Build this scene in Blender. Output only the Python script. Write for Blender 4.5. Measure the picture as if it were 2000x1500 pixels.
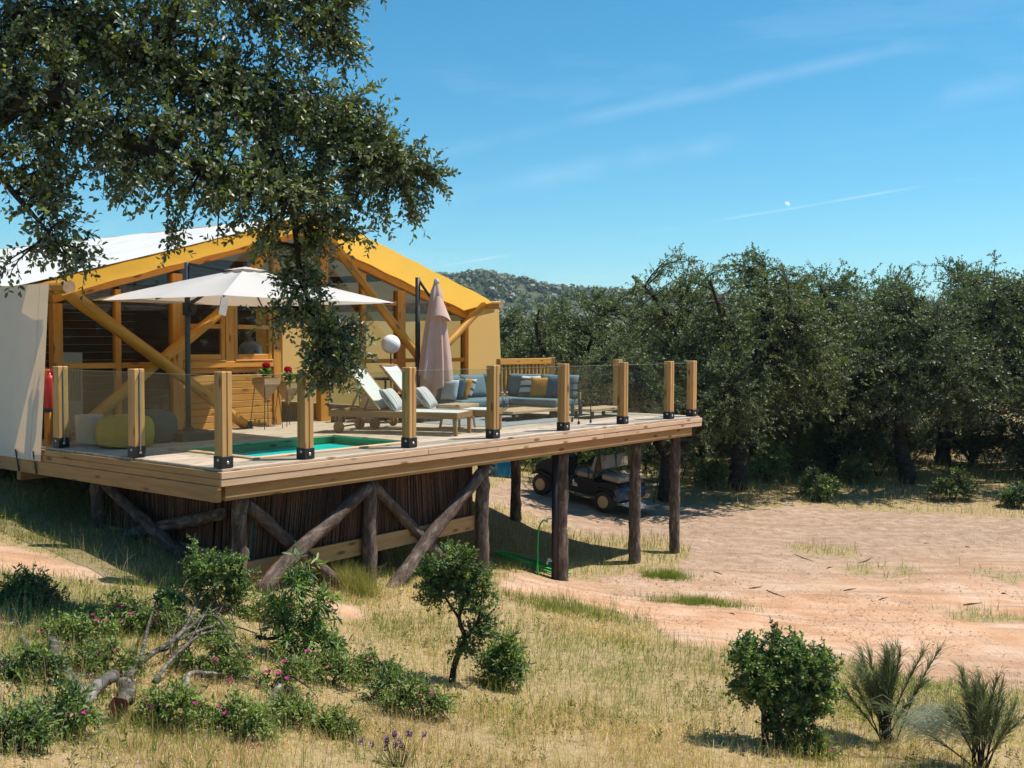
import bpy, bmesh, math, random
import numpy as np
from mathutils import Matrix, Vector, Euler

for _o in list(bpy.data.objects):
    bpy.data.objects.remove(_o)
scene = bpy.context.scene
COL = scene.collection
R = math.radians
RNG = np.random.default_rng(7)
random.seed(7)

# ------------------------------------------------------------------ camera
FPX, PITCH, ROLL, CAMH = 2036.55, 0.0397, 0.0040, 1.311      # focal length in photo pixels (2000 wide)
cam_data = bpy.data.cameras.new('camera')
cam = bpy.data.objects.new('camera', cam_data)
COL.objects.link(cam)
cam_data.sensor_width = 36.0
cam_data.lens = 36.0 * FPX / 2000.0
cam_data.clip_start = 0.05
cam_data.clip_end = 6000.0
cam.location = (0, 0, CAMH)
cam.rotation_euler = (Matrix.Rotation(math.pi / 2 - PITCH, 3, 'X') @ Matrix.Rotation(ROLL, 3, 'Z')).to_euler()
scene.camera = cam

# ------------------------------------------------------------------ sky and sun
SUN_ELEV, SUN_AZ = R(61.0), R(75.0)          # azimuth clockwise from +Y
world = bpy.data.worlds.new('World')
scene.world = world
world.use_nodes = True
wn = world.node_tree.nodes; wl = world.node_tree.links
wn.clear()
w_out = wn.new('ShaderNodeOutputWorld')
w_bg = wn.new('ShaderNodeBackground'); w_bg.inputs['Strength'].default_value = 0.092
w_sky = wn.new('ShaderNodeTexSky'); w_sky.sky_type = 'NISHITA'
w_sky.sun_disc = False
w_sky.sun_elevation = SUN_ELEV; w_sky.sun_rotation = SUN_AZ
w_sky.altitude = 400; w_sky.air_density = 1.0; w_sky.dust_density = 0.0; w_sky.ozone_density = 1.0
w_hs = wn.new('ShaderNodeHueSaturation'); w_hs.inputs['Hue'].default_value = 0.490; w_hs.inputs['Saturation'].default_value = 1.19; w_hs.inputs['Value'].default_value = 1.0
w_tint = wn.new('ShaderNodeMix'); w_tint.data_type = 'RGBA'; w_tint.blend_type = 'MULTIPLY'; w_tint.inputs['Factor'].default_value = 1.0
w_tint.inputs[7].default_value = (0.72, 1.0, 1.10, 1)          # camera white balance of the photograph
wl.new(w_sky.outputs[0], w_tint.inputs[6]); wl.new(w_tint.outputs[2], w_hs.inputs['Color'])
# thin high cirrus and two old vapour trails (great circles across the sky)
w_tc = wn.new('ShaderNodeTexCoord')
def w_math(op, a, b=None, c=None):
    n = wn.new('ShaderNodeMath'); n.operation = op
    for i, v in enumerate((a, b, c)):
        if v is None: continue
        if isinstance(v, (int, float)): n.inputs[i].default_value = v
        else: wl.new(v, n.inputs[i])
    return n.outputs[0]
def w_noise(scale, vec, detail=4, rough=0.55):
    n = wn.new('ShaderNodeTexNoise'); n.inputs['Scale'].default_value = scale
    n.inputs['Detail'].default_value = detail; n.inputs['Roughness'].default_value = rough
    wl.new(vec, n.inputs['Vector']); return n.outputs['Fac']
def px_ray(x, y):
    cp, sp = math.cos(PITCH), math.sin(PITCH); cr, sr = math.cos(ROLL), math.sin(ROLL)
    fw = Vector((0, cp, -sp)); up = Vector((0, sp, cp)); rt = Vector((1, 0, 0))
    r2 = rt * cr + up * sr; u2 = -rt * sr + up * cr
    return fw + r2 * ((x - 1000) / FPX) + u2 * ((750 - y) / FPX)
w_cover = None
for (a, b, width, amt, seed) in ((( 1060, 487), (1990, 333), 0.0016, 0.22, 3.1), ((1090, 245), (1990, 40), 0.009, 0.09, 7.7), ((880, 385), (1250, 310), 0.014, 0.09, 12.3)):
    nrm = px_ray(*a).cross(px_ray(*b)).normalized()
    dp = wn.new('ShaderNodeVectorMath'); dp.operation = 'DOT_PRODUCT'
    wl.new(w_tc.outputs['Generated'], dp.inputs[0]); dp.inputs[1].default_value = nrm
    mp = wn.new('ShaderNodeMapping'); mp.inputs['Location'].default_value = (seed, seed, 0)
    wl.new(w_tc.outputs['Generated'], mp.inputs['Vector'])
    wob = w_math('MULTIPLY', w_math('SUBTRACT', w_noise(9, mp.outputs[0]), 0.5), width * 1.2)
    dist = w_math('ABSOLUTE', w_math('ADD', dp.outputs['Value'], wob))
    band = w_math('SUBTRACT', 1.0, w_math('MINIMUM', w_math('DIVIDE', dist, width), 1.0))
    patch = w_math('MINIMUM', w_math('MAXIMUM', w_math('MULTIPLY', w_math('SUBTRACT', w_noise(7, mp.outputs[0], 3), 0.43), 6.0), 0.0), 1.0)
    m = w_math('MULTIPLY', w_math('MULTIPLY', band, patch), amt)
    w_cover = m if w_cover is None else w_math('ADD', w_cover, m)
mpc = wn.new('ShaderNodeMapping'); mpc.inputs['Scale'].default_value = (1.6, 1.6, 9.0); mpc.inputs['Rotation'].default_value = (0, R(-14), 0)
wl.new(w_tc.outputs['Generated'], mpc.inputs['Vector'])
cir = w_math('MULTIPLY', w_math('MAXIMUM', w_math('SUBTRACT', w_noise(2.3, mpc.outputs[0], 7, 0.6), 0.55), 0.0), 0.40)
w_cover = w_math('MINIMUM', w_math('ADD', w_cover, cir), 1.0)
w_mix = wn.new('ShaderNodeMix'); w_mix.data_type = 'RGBA'
wl.new(w_cover, w_mix.inputs['Factor']); wl.new(w_hs.outputs[0], w_mix.inputs[6])
w_mix.inputs[7].default_value = (9.5, 10.2, 11.0, 1)
wl.new(w_mix.outputs[2], w_bg.inputs['Color']); wl.new(w_bg.outputs[0], w_out.inputs['Surface'])

SUNVEC = Vector((math.sin(SUN_AZ) * math.cos(SUN_ELEV), math.cos(SUN_AZ) * math.cos(SUN_ELEV), math.sin(SUN_ELEV)))
sun_data = bpy.data.lights.new('sun', 'SUN')
sun_data.energy = 5.0; sun_data.angle = R(0.53); sun_data.color = (1.0, 0.94, 0.845)
sun = bpy.data.objects.new('sun', sun_data); COL.objects.link(sun)
sun.rotation_euler = SUNVEC.to_track_quat('Z', 'Y').to_euler()
sun.location = (30, 10, 60)

vs = scene.view_settings
vs.view_transform = 'Standard'; vs.look = 'None'; vs.exposure = 0.46; vs.gamma = 1.0
vs.use_curve_mapping = False
scene.cycles.max_bounces = 7; scene.cycles.transparent_max_bounces = 16
scene.cycles.diffuse_bounces = 3; scene.cycles.glossy_bounces = 3; scene.cycles.transmission_bounces = 6
scene.cycles.caustics_reflective = False; scene.cycles.caustics_refractive = False

# ------------------------------------------------------------------ frames
TH = 0.9059
CU, CV = Vector((math.cos(TH), math.sin(TH), 0)), Vector((-math.sin(TH), math.cos(TH), 0))
CORNER = Vector((-2.9751, 10.6935, 0))
DECK = Matrix.Translation(CORNER) @ Matrix.Rotation(TH, 4, 'Z')      # deck frame: u along the front edge, v towards the tent, z up
I4 = Matrix.Identity(4)
def W(u, v, z=0.0): return CORNER + CU * u + CV * v + Vector((0, 0, z))
def at(x, y, Y):
    d = px_ray(x, y); return Vector((0, 0, CAMH)) + d * (Y / d.y)

# ------------------------------------------------------------------ materials
def new_mat(name):
    m = bpy.data.materials.new(name); m.use_nodes = True
    nt = m.node_tree; nt.nodes.clear()
    return m, nt, nt.nodes, nt.links
class NT:
    def __init__(s, name):
        s.m, s.nt, s.n, s.l = new_mat(name)
        s.out = s.n.new('ShaderNodeOutputMaterial')
    def node(s, t, **kw):
        n = s.n.new(t)
        for k, v in kw.items(): setattr(n, k, v)
        return n
    def put(s, sock, v):
        if isinstance(v, bpy.types.NodeSocket): s.l.new(v, sock)
        else: sock.default_value = v
    def coord(s, scale=(1, 1, 1), kind='Object', rand=True, rot=(0, 0, 0)):
        tc = s.node('ShaderNodeTexCoord'); mp = s.node('ShaderNodeMapping')
        mp.inputs['Scale'].default_value = scale; mp.inputs['Rotation'].default_value = rot
        src = tc.outputs[kind]
        if rand:
            oi = s.node('ShaderNodeObjectInfo')
            va = s.node('ShaderNodeVectorMath', operation='MULTIPLY_ADD')
            s.l.new(oi.outputs['Random'], va.inputs[0]); va.inputs[1].default_value = (37.0, 17.0, 23.0)
            s.l.new(src, va.inputs[2]); src = va.outputs[0]
        s.l.new(src, mp.inputs['Vector']); return mp.outputs[0]
    def noise(s, vec, scale=5, detail=4, rough=0.55, dist=0.0):
        n = s.node('ShaderNodeTexNoise'); n.inputs['Scale'].default_value = scale; n.inputs['Detail'].default_value = detail
        n.inputs['Roughness'].default_value = rough; n.inputs['Distortion'].default_value = dist
        s.l.new(vec, n.inputs['Vector']); return n.outputs['Fac']
    def ramp(s, fac, stops):
        r = s.node('ShaderNodeValToRGB'); e = r.color_ramp.elements
        while len(e) < len(stops): e.new(0.5)
        for el, (p, c) in zip(e, stops):
            el.position = p; el.color = (c[0], c[1], c[2], 1) if len(c) == 3 else c
        s.l.new(fac, r.inputs[0]); return r.outputs[0]
    def mix(s, fac, a, b, mode='MIX'):
        n = s.node('ShaderNodeMix', data_type='RGBA', blend_type=mode)
        s.put(n.inputs['Factor'], fac)
        for k, v in ((6, a), (7, b)):
            s.put(n.inputs[k], v if isinstance(v, bpy.types.NodeSocket) or len(v) == 4 else (*v, 1))
        return n.outputs[2]
    def math(s, op, a, b=0.0, clamp=False):
        n = s.node('ShaderNodeMath', operation=op, use_clamp=clamp); s.put(n.inputs[0], a); s.put(n.inputs[1], b); return n.outputs[0]
    def bump(s, h, strength=0.3, dist=0.01):
        b = s.node('ShaderNodeBump'); b.inputs['Strength'].default_value = strength; b.inputs['Distance'].default_value = dist
        s.l.new(h, b.inputs['Height']); return b.outputs[0]
    def bsdf(s, col, rough=0.6, metal=0.0, spec=0.5, normal=None, **kw):
        b = s.node('ShaderNodeBsdfPrincipled')
        s.put(b.inputs['Base Color'], col if isinstance(col, bpy.types.NodeSocket) or len(col) == 4 else (*col, 1))
        s.put(b.inputs['Roughness'], rough); s.put(b.inputs['Metallic'], metal); s.put(b.inputs['Specular IOR Level'], spec)
        if normal is not None: s.l.new(normal, b.inputs['Normal'])
        for k, v in kw.items(): s.put(b.inputs[k.replace('_', ' ')], v)
        return b.outputs[0]
    def mixs(s, fac, a, b):
        n = s.node('ShaderNodeMixShader'); s.put(n.inputs[0], fac); s.l.new(a, n.inputs[1]); s.l.new(b, n.inputs[2]); return n.outputs[0]
    def end(s, sh):
        s.l.new(sh, s.out.inputs['Surface']); return s.m

def M_wood(name, dark, mid, light, rough=0.6, spec=0.3, grain=16.0, knots=True, tint=0.16, bump=0.25, knotcol=None):
    t = NT(name)
    v = t.coord((1.1, grain, grain))
    f1 = t.noise(v, 1.6, 6, 0.6, 0.35)
    v2 = t.coord((0.5, 2.0, 2.0))
    f2 = t.noise(v2, 2.0, 3)
    col = t.ramp(f1, [(0.28, dark), (0.5, mid), (0.75, light)])
    col = t.mix(t.math('MULTIPLY', f2, 0.35), col, (mid[0] * 0.72, mid[1] * 0.68, mid[2] * 0.62), 'MIX')
    if knots:
        vk = t.coord((2.3, 7.5, 7.5))
        vo = t.node('ShaderNodeTexVoronoi'); vo.inputs['Scale'].default_value = 1.0
        t.l.new(vk, vo.inputs['Vector'])
        k = t.ramp(vo.outputs['Distance'], [(0.10, (1, 1, 1)), (0.22, (0, 0, 0))])
        kc = knotcol or (dark[0] * 0.45, dark[1] * 0.4, dark[2] * 0.35)
        col = t.mix(k, col, kc)
    oi = t.node('ShaderNodeObjectInfo')
    val = t.math('ADD', t.math('MULTIPLY', oi.outputs['Random'], tint * 2), 1.0 - tint)
    col = t.mix(1.0, col, val, 'MULTIPLY') if False else t.mix(1.0, col, t.ramp(oi.outputs['Random'], [(0, (1 - tint,) * 3), (1, (1.0, 1.0 - tint * 0.1, 1.0 - tint * 0.2))]), 'MULTIPLY')
    return t.end(t.bsdf(col, rough, 0, spec, t.bump(f1, bump, 0.004)))

def M_bark(name, dark, light, rough=0.9, scale=13.0, stretch=0.35, bump=1.0):
    t = NT(name)
    v = t.coord((stretch, 1, 1))
    f = t.noise(v, scale, 8, 0.68, 0.6)
    f2 = t.noise(t.coord((1, 1, 1)), 3.0, 3)
    col = t.ramp(f, [(0.3, dark), (0.50, tuple(a * .7 + b * .3 for a, b in zip(dark, light))), (0.66, light)])
    col = t.mix(t.math('MULTIPLY', f2, 0.5), col, dark)
    return t.end(t.bsdf(col, rough, 0, 0.2, t.bump(f, bump, 0.035)))

def M_plain(name, col, rough=0.6, var=0.12, scale=14.0, spec=0.4, bump=0.08, metal=0.0, bscale=None, **kw):
    t = NT(name)
    v = t.coord()
    f = t.noise(v, scale, 5)
    c = t.ramp(f, [(0.25, tuple(x * (1 - var) for x in col)), (0.75, tuple(min(1, x * (1 + var)) for x in col))])
    fb = f if bscale is None else t.noise(v, bscale, 3)
    return t.end(t.bsdf(c, rough, metal, spec, t.bump(fb, bump, 0.01), **kw))

def M_fabric(name, col, trans=0.0, tcol=None, rough=0.85, weave=260.0, var=0.08, fold=0.25, fscale=3.0, back=None, seam=None):
    t = NT(name)
    v = t.coord(rand=True)
    f = t.noise(v, fscale, 5, 0.6)
    c = t.ramp(f, [(0.25, tuple(x * (1 - var) for x in col)), (0.75, tuple(min(1, x * (1 + var)) for x in col))])
    if back is not None:
        g = t.node('ShaderNodeNewGeometry')
        c = t.mix(g.outputs['Backfacing'], c, back)
    if seam is not None:
        sp = t.node('ShaderNodeSeparateXYZ'); tc = t.node('ShaderNodeTexCoord'); t.l.new(tc.outputs['Object'], sp.inputs[0])
        ph = t.math('FRACT', t.math('ADD', t.math('MULTIPLY', sp.outputs[seam[0]], seam[1]), 20.37))
        ln = t.math('LESS_THAN', ph, seam[2])
        c = t.mix(t.math('MULTIPLY', ln, 0.45), c, tuple(x * .45 for x in col))
        st = t.noise(v, 0.9, 6, 0.7)
        c = t.mix(t.math('MULTIPLY', t.math('SUBTRACT', st, 0.5, True), 1.1), c, tuple(x * .68 for x in col))
    fw = t.noise(v, weave, 2)
    h = t.math('ADD', t.math('MULTIPLY', f, fold), t.math('MULTIPLY', fw, 0.05))
    nrm = t.bump(h, 0.5, 0.03)
    sh = t.bsdf(c, rough, 0, 0.15, nrm)
    if trans > 0:
        tr = t.node('ShaderNodeBsdfTranslucent'); t.put(tr.inputs['Color'], (*(tcol or col), 1)); t.l.new(nrm, tr.inputs['Normal'])
        sh = t.mixs(trans, sh, tr.outputs[0])
    return t.end(sh)

def M_stripe(name, base, dark, freq, duty, axis=0, rough=0.9):
    t = NT(name)
    v = t.coord(rand=False)
    sp = t.node('ShaderNodeSeparateXYZ'); t.l.new(v, sp.inputs[0])
    ph = t.math('FRACT', t.math('ADD', t.math('MULTIPLY', sp.outputs[axis], freq), 100.3))
    s1 = t.math('LESS_THAN', ph, duty)
    f = t.noise(v, 60, 3)
    c = t.mix(s1, base, dark)
    c = t.mix(t.math('MULTIPLY', f, 0.3), c, tuple(x * 0.7 for x in base))
    return t.end(t.bsdf(c, rough, 0, 0.1, t.bump(f, 0.3, 0.004)))

def M_glass(name, tint=(0.86, 0.92, 0.90), refl=1.0, dirt=0.04):
    t = NT(name)
    tr = t.node('ShaderNodeBsdfTransparent'); tr.inputs['Color'].default_value = (*tint, 1)
    gl = t.node('ShaderNodeBsdfGlossy'); gl.inputs['Roughness'].default_value = 0.02; gl.inputs['Color'].default_value = (1, 1, 1, 1)
    lw = t.node('ShaderNodeLayerWeight')
    fr = t.math('ADD', t.math('MULTIPLY', t.math('POWER', lw.outputs['Facing'], 4.5), 0.9), 0.035)
    sh = t.mixs(t.math('MULTIPLY', fr, refl, True), tr.outputs[0], gl.outputs[0])
    df = t.node('ShaderNodeBsdfDiffuse'); df.inputs['Color'].default_value = (0.75, 0.74, 0.68, 1)
    f = t.noise(t.coord(), 6, 6, 0.7)
    d = t.math('MULTIPLY', t.math('SUBTRACT', f, 0.35, True), dirt * 3)
    return t.end(t.mixs(d, sh, df.outputs[0]))

def M_leaf(name, back=(0.30, 0.34, 0.26), rough=0.45, trans=0.22, spec=0.5, backmix=0.6, objvar=False):
    t = NT(name)
    at_ = t.node('ShaderNodeAttribute', attribute_name='Col')
    col_ = at_.outputs['Color']
    if objvar:
        oi = t.node('ShaderNodeObjectInfo')
        col_ = t.mix(1.0, col_, t.ramp(oi.outputs['Random'], [(0.0, (0.78, 0.84, 0.95)), (0.3, (1.15, 1.12, 0.85)), (0.6, (0.85, 0.95, 0.85)), (1.0, (1.35, 1.22, 0.95))]), 'MULTIPLY')
    g = t.node('ShaderNodeNewGeometry')
    c = t.mix(t.math('MULTIPLY', g.outputs['Backfacing'], backmix), col_, back)
    sh = t.bsdf(c, rough, 0, spec)
    tr = t.node('ShaderNodeBsdfTranslucent')
    t.l.new(t.mix(1.0, col_, (1.5, 1.7, 0.6), 'MULTIPLY'), tr.inputs['Color'])
    return t.end(t.mixs(trans, sh, tr.outputs[0]))

MAT = {}
MAT['deck'] = M_wood('weathered_deck_pine', (0.42, 0.325, 0.245), (0.56, 0.455, 0.36), (0.65, 0.56, 0.46), 0.7, 0.25, 14, tint=0.22)
MAT['fascia'] = M_wood('planed_pine', (0.56, 0.345, 0.21), (0.70, 0.465, 0.30), (0.76, 0.55, 0.39), 0.65, 0.25, 13, tint=0.18)
MAT['beam'] = M_wood('raw_pine_beam', (0.38, 0.205, 0.08), (0.49, 0.28, 0.12), (0.56, 0.35, 0.165), 0.65, 0.25, 12, tint=0.15)
MAT['post'] = M_wood('treated_pine_post', (0.44, 0.23, 0.08), (0.60, 0.345, 0.135), (0.68, 0.43, 0.19), 0.6, 0.3, 13, tint=0.2)
MAT['honey'] = M_wood('honey_stained_pine', (0.48, 0.19, 0.026), (0.62, 0.275, 0.042), (0.70, 0.34, 0.065), 0.5, 0.4, 12, tint=0.14)
MAT['siding'] = M_wood('honey_siding', (0.48, 0.21, 0.034), (0.62, 0.295, 0.055), (0.70, 0.37, 0.09), 0.5, 0.4, 12, tint=0.16)
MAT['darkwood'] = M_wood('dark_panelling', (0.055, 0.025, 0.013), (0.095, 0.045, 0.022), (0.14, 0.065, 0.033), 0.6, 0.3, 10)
MAT['log'] = M_wood('varnished_log', (0.36, 0.14, 0.012), (0.56, 0.26, 0.03), (0.66, 0.35, 0.06), 0.48, 0.45, 9, tint=0.12, bump=0.9, knotcol=(0.17, 0.06, 0.012))
MAT['logend'] = M_wood('log_end_grain', (0.30, 0.17, 0.10), (0.42, 0.26, 0.17), (0.50, 0.33, 0.23), 0.8, 0.2, 5, knots=False)
MAT['teak'] = M_wood('oiled_teak', (0.25, 0.125, 0.05), (0.36, 0.20, 0.09), (0.43, 0.255, 0.125), 0.55, 0.35, 20, knots=False, tint=0.12)
MAT['palewood'] = M_wood('pale_table_wood', (0.40, 0.26, 0.15), (0.52, 0.36, 0.22), (0.60, 0.44, 0.29), 0.6, 0.3, 14, tint=0.15)
MAT['bark'] = M_bark('stripped_bark', (0.045, 0.028, 0.022), (0.34, 0.26, 0.215))
MAT['oakbark'] = M_bark('oak_bark', (0.018, 0.014, 0.011), (0.10, 0.085, 0.07), scale=12)
MAT['deadwood'] = M_bark('dead_wood', (0.035, 0.027, 0.022), (0.52, 0.47, 0.42), scale=11, stretch=0.7)
MAT['reed'] = M_wood('brown_reed', (0.06, 0.028, 0.017), (0.125, 0.06, 0.036), (0.21, 0.115, 0.07), 0.7, 0.3, 30, knots=False)
MAT['glass_edge'] = M_plain('polished_glass_edge', (0.26, 0.34, 0.30), 0.2, 0.05, 10, 0.6)
MAT['black'] = M_plain('black_powder_coat', (0.018, 0.018, 0.02), 0.5, 0.2, 30, 0.4)
MAT['grey_metal'] = M_plain('dark_grey_pole', (0.035, 0.037, 0.042), 0.45, 0.15, 30, 0.5)
MAT['steel'] = M_plain('bolt_steel', (0.6, 0.6, 0.62), 0.35, 0.1, 20, 0.5, metal=0.9)
MAT['glass'] = M_glass('railing_glass', (0.87, 0.905, 0.885), 0.5, 0.004)
MAT['window'] = M_glass('window_glass', (0.84, 0.87, 0.87), 0.7, 0.002)
MAT['canvas_white'] = M_fabric('white_roof_canvas', (0.64, 0.63, 0.60), 0.06, (0.60, 0.40, 0.20), fold=0.9, fscale=2.2, var=0.07, seam=(1, 0.66, 0.016))
MAT['canvas_wall'] = M_fabric('cream_wall_canvas', (0.84, 0.80, 0.73), 0.32, (0.80, 0.52, 0.21), fold=0.5, fscale=1.6, var=0.06, seam=(1, 0.7, 0.014))
MAT['canvas_tan'] = M_fabric('tan_canvas_wall', (0.52, 0.37, 0.17), 0.50, (0.88, 0.56, 0.20), fold=0.4, fscale=1.2, var=0.04)
MAT['canvas_yellow'] = M_fabric('mustard_awning_canvas', (0.72, 0.40, 0.045), 0.55, (0.84, 0.50, 0.09), fold=0.7, fscale=2.0, var=0.06, seam=(0, 0.8, 0.014))
MAT['umbrella'] = M_fabric('off_white_parasol_cloth', (0.61, 0.575, 0.555), 0.25, (0.75, 0.6, 0.5), fold=0.3, fscale=2.0, var=0.03)
MAT['umbrella_pink'] = M_fabric('rose_beige_parasol_cloth', (0.60, 0.42, 0.36), 0.15, (0.6, 0.4, 0.3), fold=0.5, fscale=5, var=0.06)
MAT['sling'] = M_fabric('white_sling', (0.66, 0.655, 0.63), 0.12, (0.8, 0.8, 0.75), var=0.02)
MAT['blue'] = M_fabric('blue_grey_upholstery', (0.125, 0.195, 0.235), 0, fscale=4, fold=0.4, var=0.12)
MAT['navy'] = M_fabric('petrol_blue_cushion', (0.035, 0.105, 0.165), 0, fscale=8, fold=0.4, var=0.12)
MAT['mustard'] = M_fabric('mustard_cushion', (0.46, 0.22, 0.045), 0, fscale=8, fold=0.4, var=0.14)
MAT['paleblue'] = M_fabric('pale_blue_cushion', (0.42, 0.50, 0.55), 0, fscale=8, fold=0.4, var=0.1)
MAT['stripe_bw'] = M_stripe('black_and_white_stripe', (0.62, 0.60, 0.57), (0.05, 0.055, 0.07), 7.5, 0.36, 2)
MAT['stripe_soft'] = M_stripe('soft_grey_stripe', (0.60, 0.58, 0.55), (0.20, 0.20, 0.205), 14.0, 0.30, 0)
MAT['pouf_y'] = M_fabric('mustard_pouf', (0.42, 0.275, 0.045), 0, fscale=10, fold=0.4, var=0.1)
MAT['pouf_g'] = M_fabric('charcoal_pouf', (0.085, 0.088, 0.09), 0, fscale=10, fold=0.4, var=0.12)
MAT['concrete'] = M_plain('grey_concrete', (0.42, 0.40, 0.38), 0.8, 0.12, 10)
MAT['slab'] = M_plain('dark_umbrella_base', (0.055, 0.045, 0.045), 0.6, 0.2, 20)
MAT['globe'] = M_plain('opal_globe', (0.80, 0.80, 0.82), 0.3, 0.02, 5, 0.5, bump=0.0)
MAT['white'] = M_plain('white_paint', (0.72, 0.72, 0.70), 0.5, 0.04, 8)
MAT['red'] = M_plain('red_paint', (0.42, 0.018, 0.022), 0.35, 0.08, 8, 0.5)
MAT['petal_red'] = M_plain('geranium_red', (0.55, 0.012, 0.030), 0.6, 0.35, 40)
MAT['rug'] = M_fabric('grey_blue_rug', (0.26, 0.28, 0.29), 0, fscale=12, fold=0.5, var=0.25)
MAT['pool_wall'] = M_wood('green_pool_boards', (0.38, 0.29, 0.13), (0.50, 0.40, 0.19), (0.57, 0.47, 0.25), 0.6, 0.3, 8)
MAT['pool_floor'] = M_plain('turquoise_liner', (0.022, 0.46, 0.43), 0.6, 0.06, 4)
MAT['tyre'] = M_plain('tyre_rubber', (0.03, 0.027, 0.024), 0.8, 0.3, 20)
MAT['rim'] = M_plain('tan_wheel_rim', (0.46, 0.36, 0.20), 0.5, 0.15, 20)
MAT['cart'] = M_plain('dark_cart_body', (0.007, 0.010, 0.018), 0.5, 0.15, 12, 0.25)
MAT['cart_blue'] = M_plain('blue_cart_panel', (0.006, 0.045, 0.10), 0.3, 0.1, 12, 0.5)
MAT['vinyl'] = M_plain('cream_vinyl', (0.27, 0.23, 0.19), 0.45, 0.08, 10, 0.5)
MAT['crate'] = M_plain('bright_blue_plastic', (0.010, 0.20, 0.44), 0.4, 0.08, 10, 0.5)
MAT['hose'] = M_plain('green_hose', (0.012, 0.42, 0.075), 0.35, 0.1, 20, 0.5)
MAT['skin'] = M_plain('skin', (0.34, 0.19, 0.13), 0.55, 0.06, 20)
MAT['hair'] = M_plain('dark_hair', (0.018, 0.013, 0.010), 0.6, 0.2, 60)
MAT['shirt'] = M_plain('white_shirt', (0.66, 0.68, 0.72), 0.8, 0.05, 12)
MAT['trousers'] = M_plain('dark_trousers', (0.03, 0.03, 0.04), 0.8, 0.1, 12)
MAT['terracotta'] = M_plain('potting_soil', (0.06, 0.04, 0.03), 0.9, 0.3, 30)
MAT['leaf_oak'] = M_leaf('holm_oak_leaf', (0.25, 0.26, 0.19), 0.42, 0.18, 0.42)
MAT['leaf_far'] = M_leaf('oak_leaf_background', (0.22, 0.23, 0.15), 0.5, 0.22, 0.28, 0.5, True)
MAT['leaf_soft'] = M_leaf('soft_leaf', (0.20, 0.26, 0.11), 0.55, 0.28, 0.35, 0.35)
MAT['grass'] = M_leaf('grass_blade', (0.3, 0.3, 0.2), 0.7, 0.30, 0.2, 0.0)
MAT['petal'] = M_leaf('wild_petal', (0.5, 0.1, 0.3), 0.6, 0.3, 0.2, 0.0)
def M_water():
    t = NT('pool_water')
    v = t.coord(rand=False)
    f = t.noise(v, 7, 4)
    nrm = t.bump(f, 0.15, 0.02)
    return t.end(t.bsdf(t.ramp(t.noise(v, 3, 4), [(0.3, (0.010, 0.62, 0.58)), (0.7, (0.03, 0.70, 0.65))]), 0.12, 0, 0.12, nrm))
MAT['water'] = M_water()

# ------------------------------------------------------------------ object helpers
WM, FR = {}, {}
def _reg(o, mw, frame, parent=None):
    WM[o.name] = mw.copy(); FR[o.name] = frame.copy()
    if parent is not None:
        o.parent = parent
        o.matrix_basis = WM[parent.name].inverted() @ mw
    else:
        o.matrix_basis = mw
def tag(o, label=None, cat=None, group=None, kind=None):
    if label: o['label'] = label
    if cat: o['category'] = cat
    if group: o['group'] = group
    if kind: o['kind'] = kind
    return o
def thing(name, label, cat, T=I4, group=None):
    o = bpy.data.objects.new(name, None); COL.objects.link(o)
    o.empty_display_size = 0.1
    _reg(o, T, T); return tag(o, label, cat, group)
def link_mesh(name, me, parent=None, mw=None, frame=None):
    o = bpy.data.objects.new(name, me); COL.objects.link(o)
    fr = frame if frame is not None else (FR[parent.name] if parent is not None else I4)
    _reg(o, mw if mw is not None else fr, fr, parent); return o
def dup(root, T, label=None, group=None):
    """copy of a thing with its parts and sub-parts, moved to frame T"""
    def rec(o, parent):
        c = o.copy(); COL.objects.link(c)
        if parent is not None: c.parent = parent
        WM[c.name] = WM[o.name]; FR[c.name] = FR[o.name]
        for ch in [x for x in o.children]: rec(ch, c)
        return c
    r = rec(root, None); r.matrix_basis = T
    if label: r['label'] = label
    if group: r['group'] = group
    return r

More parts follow.
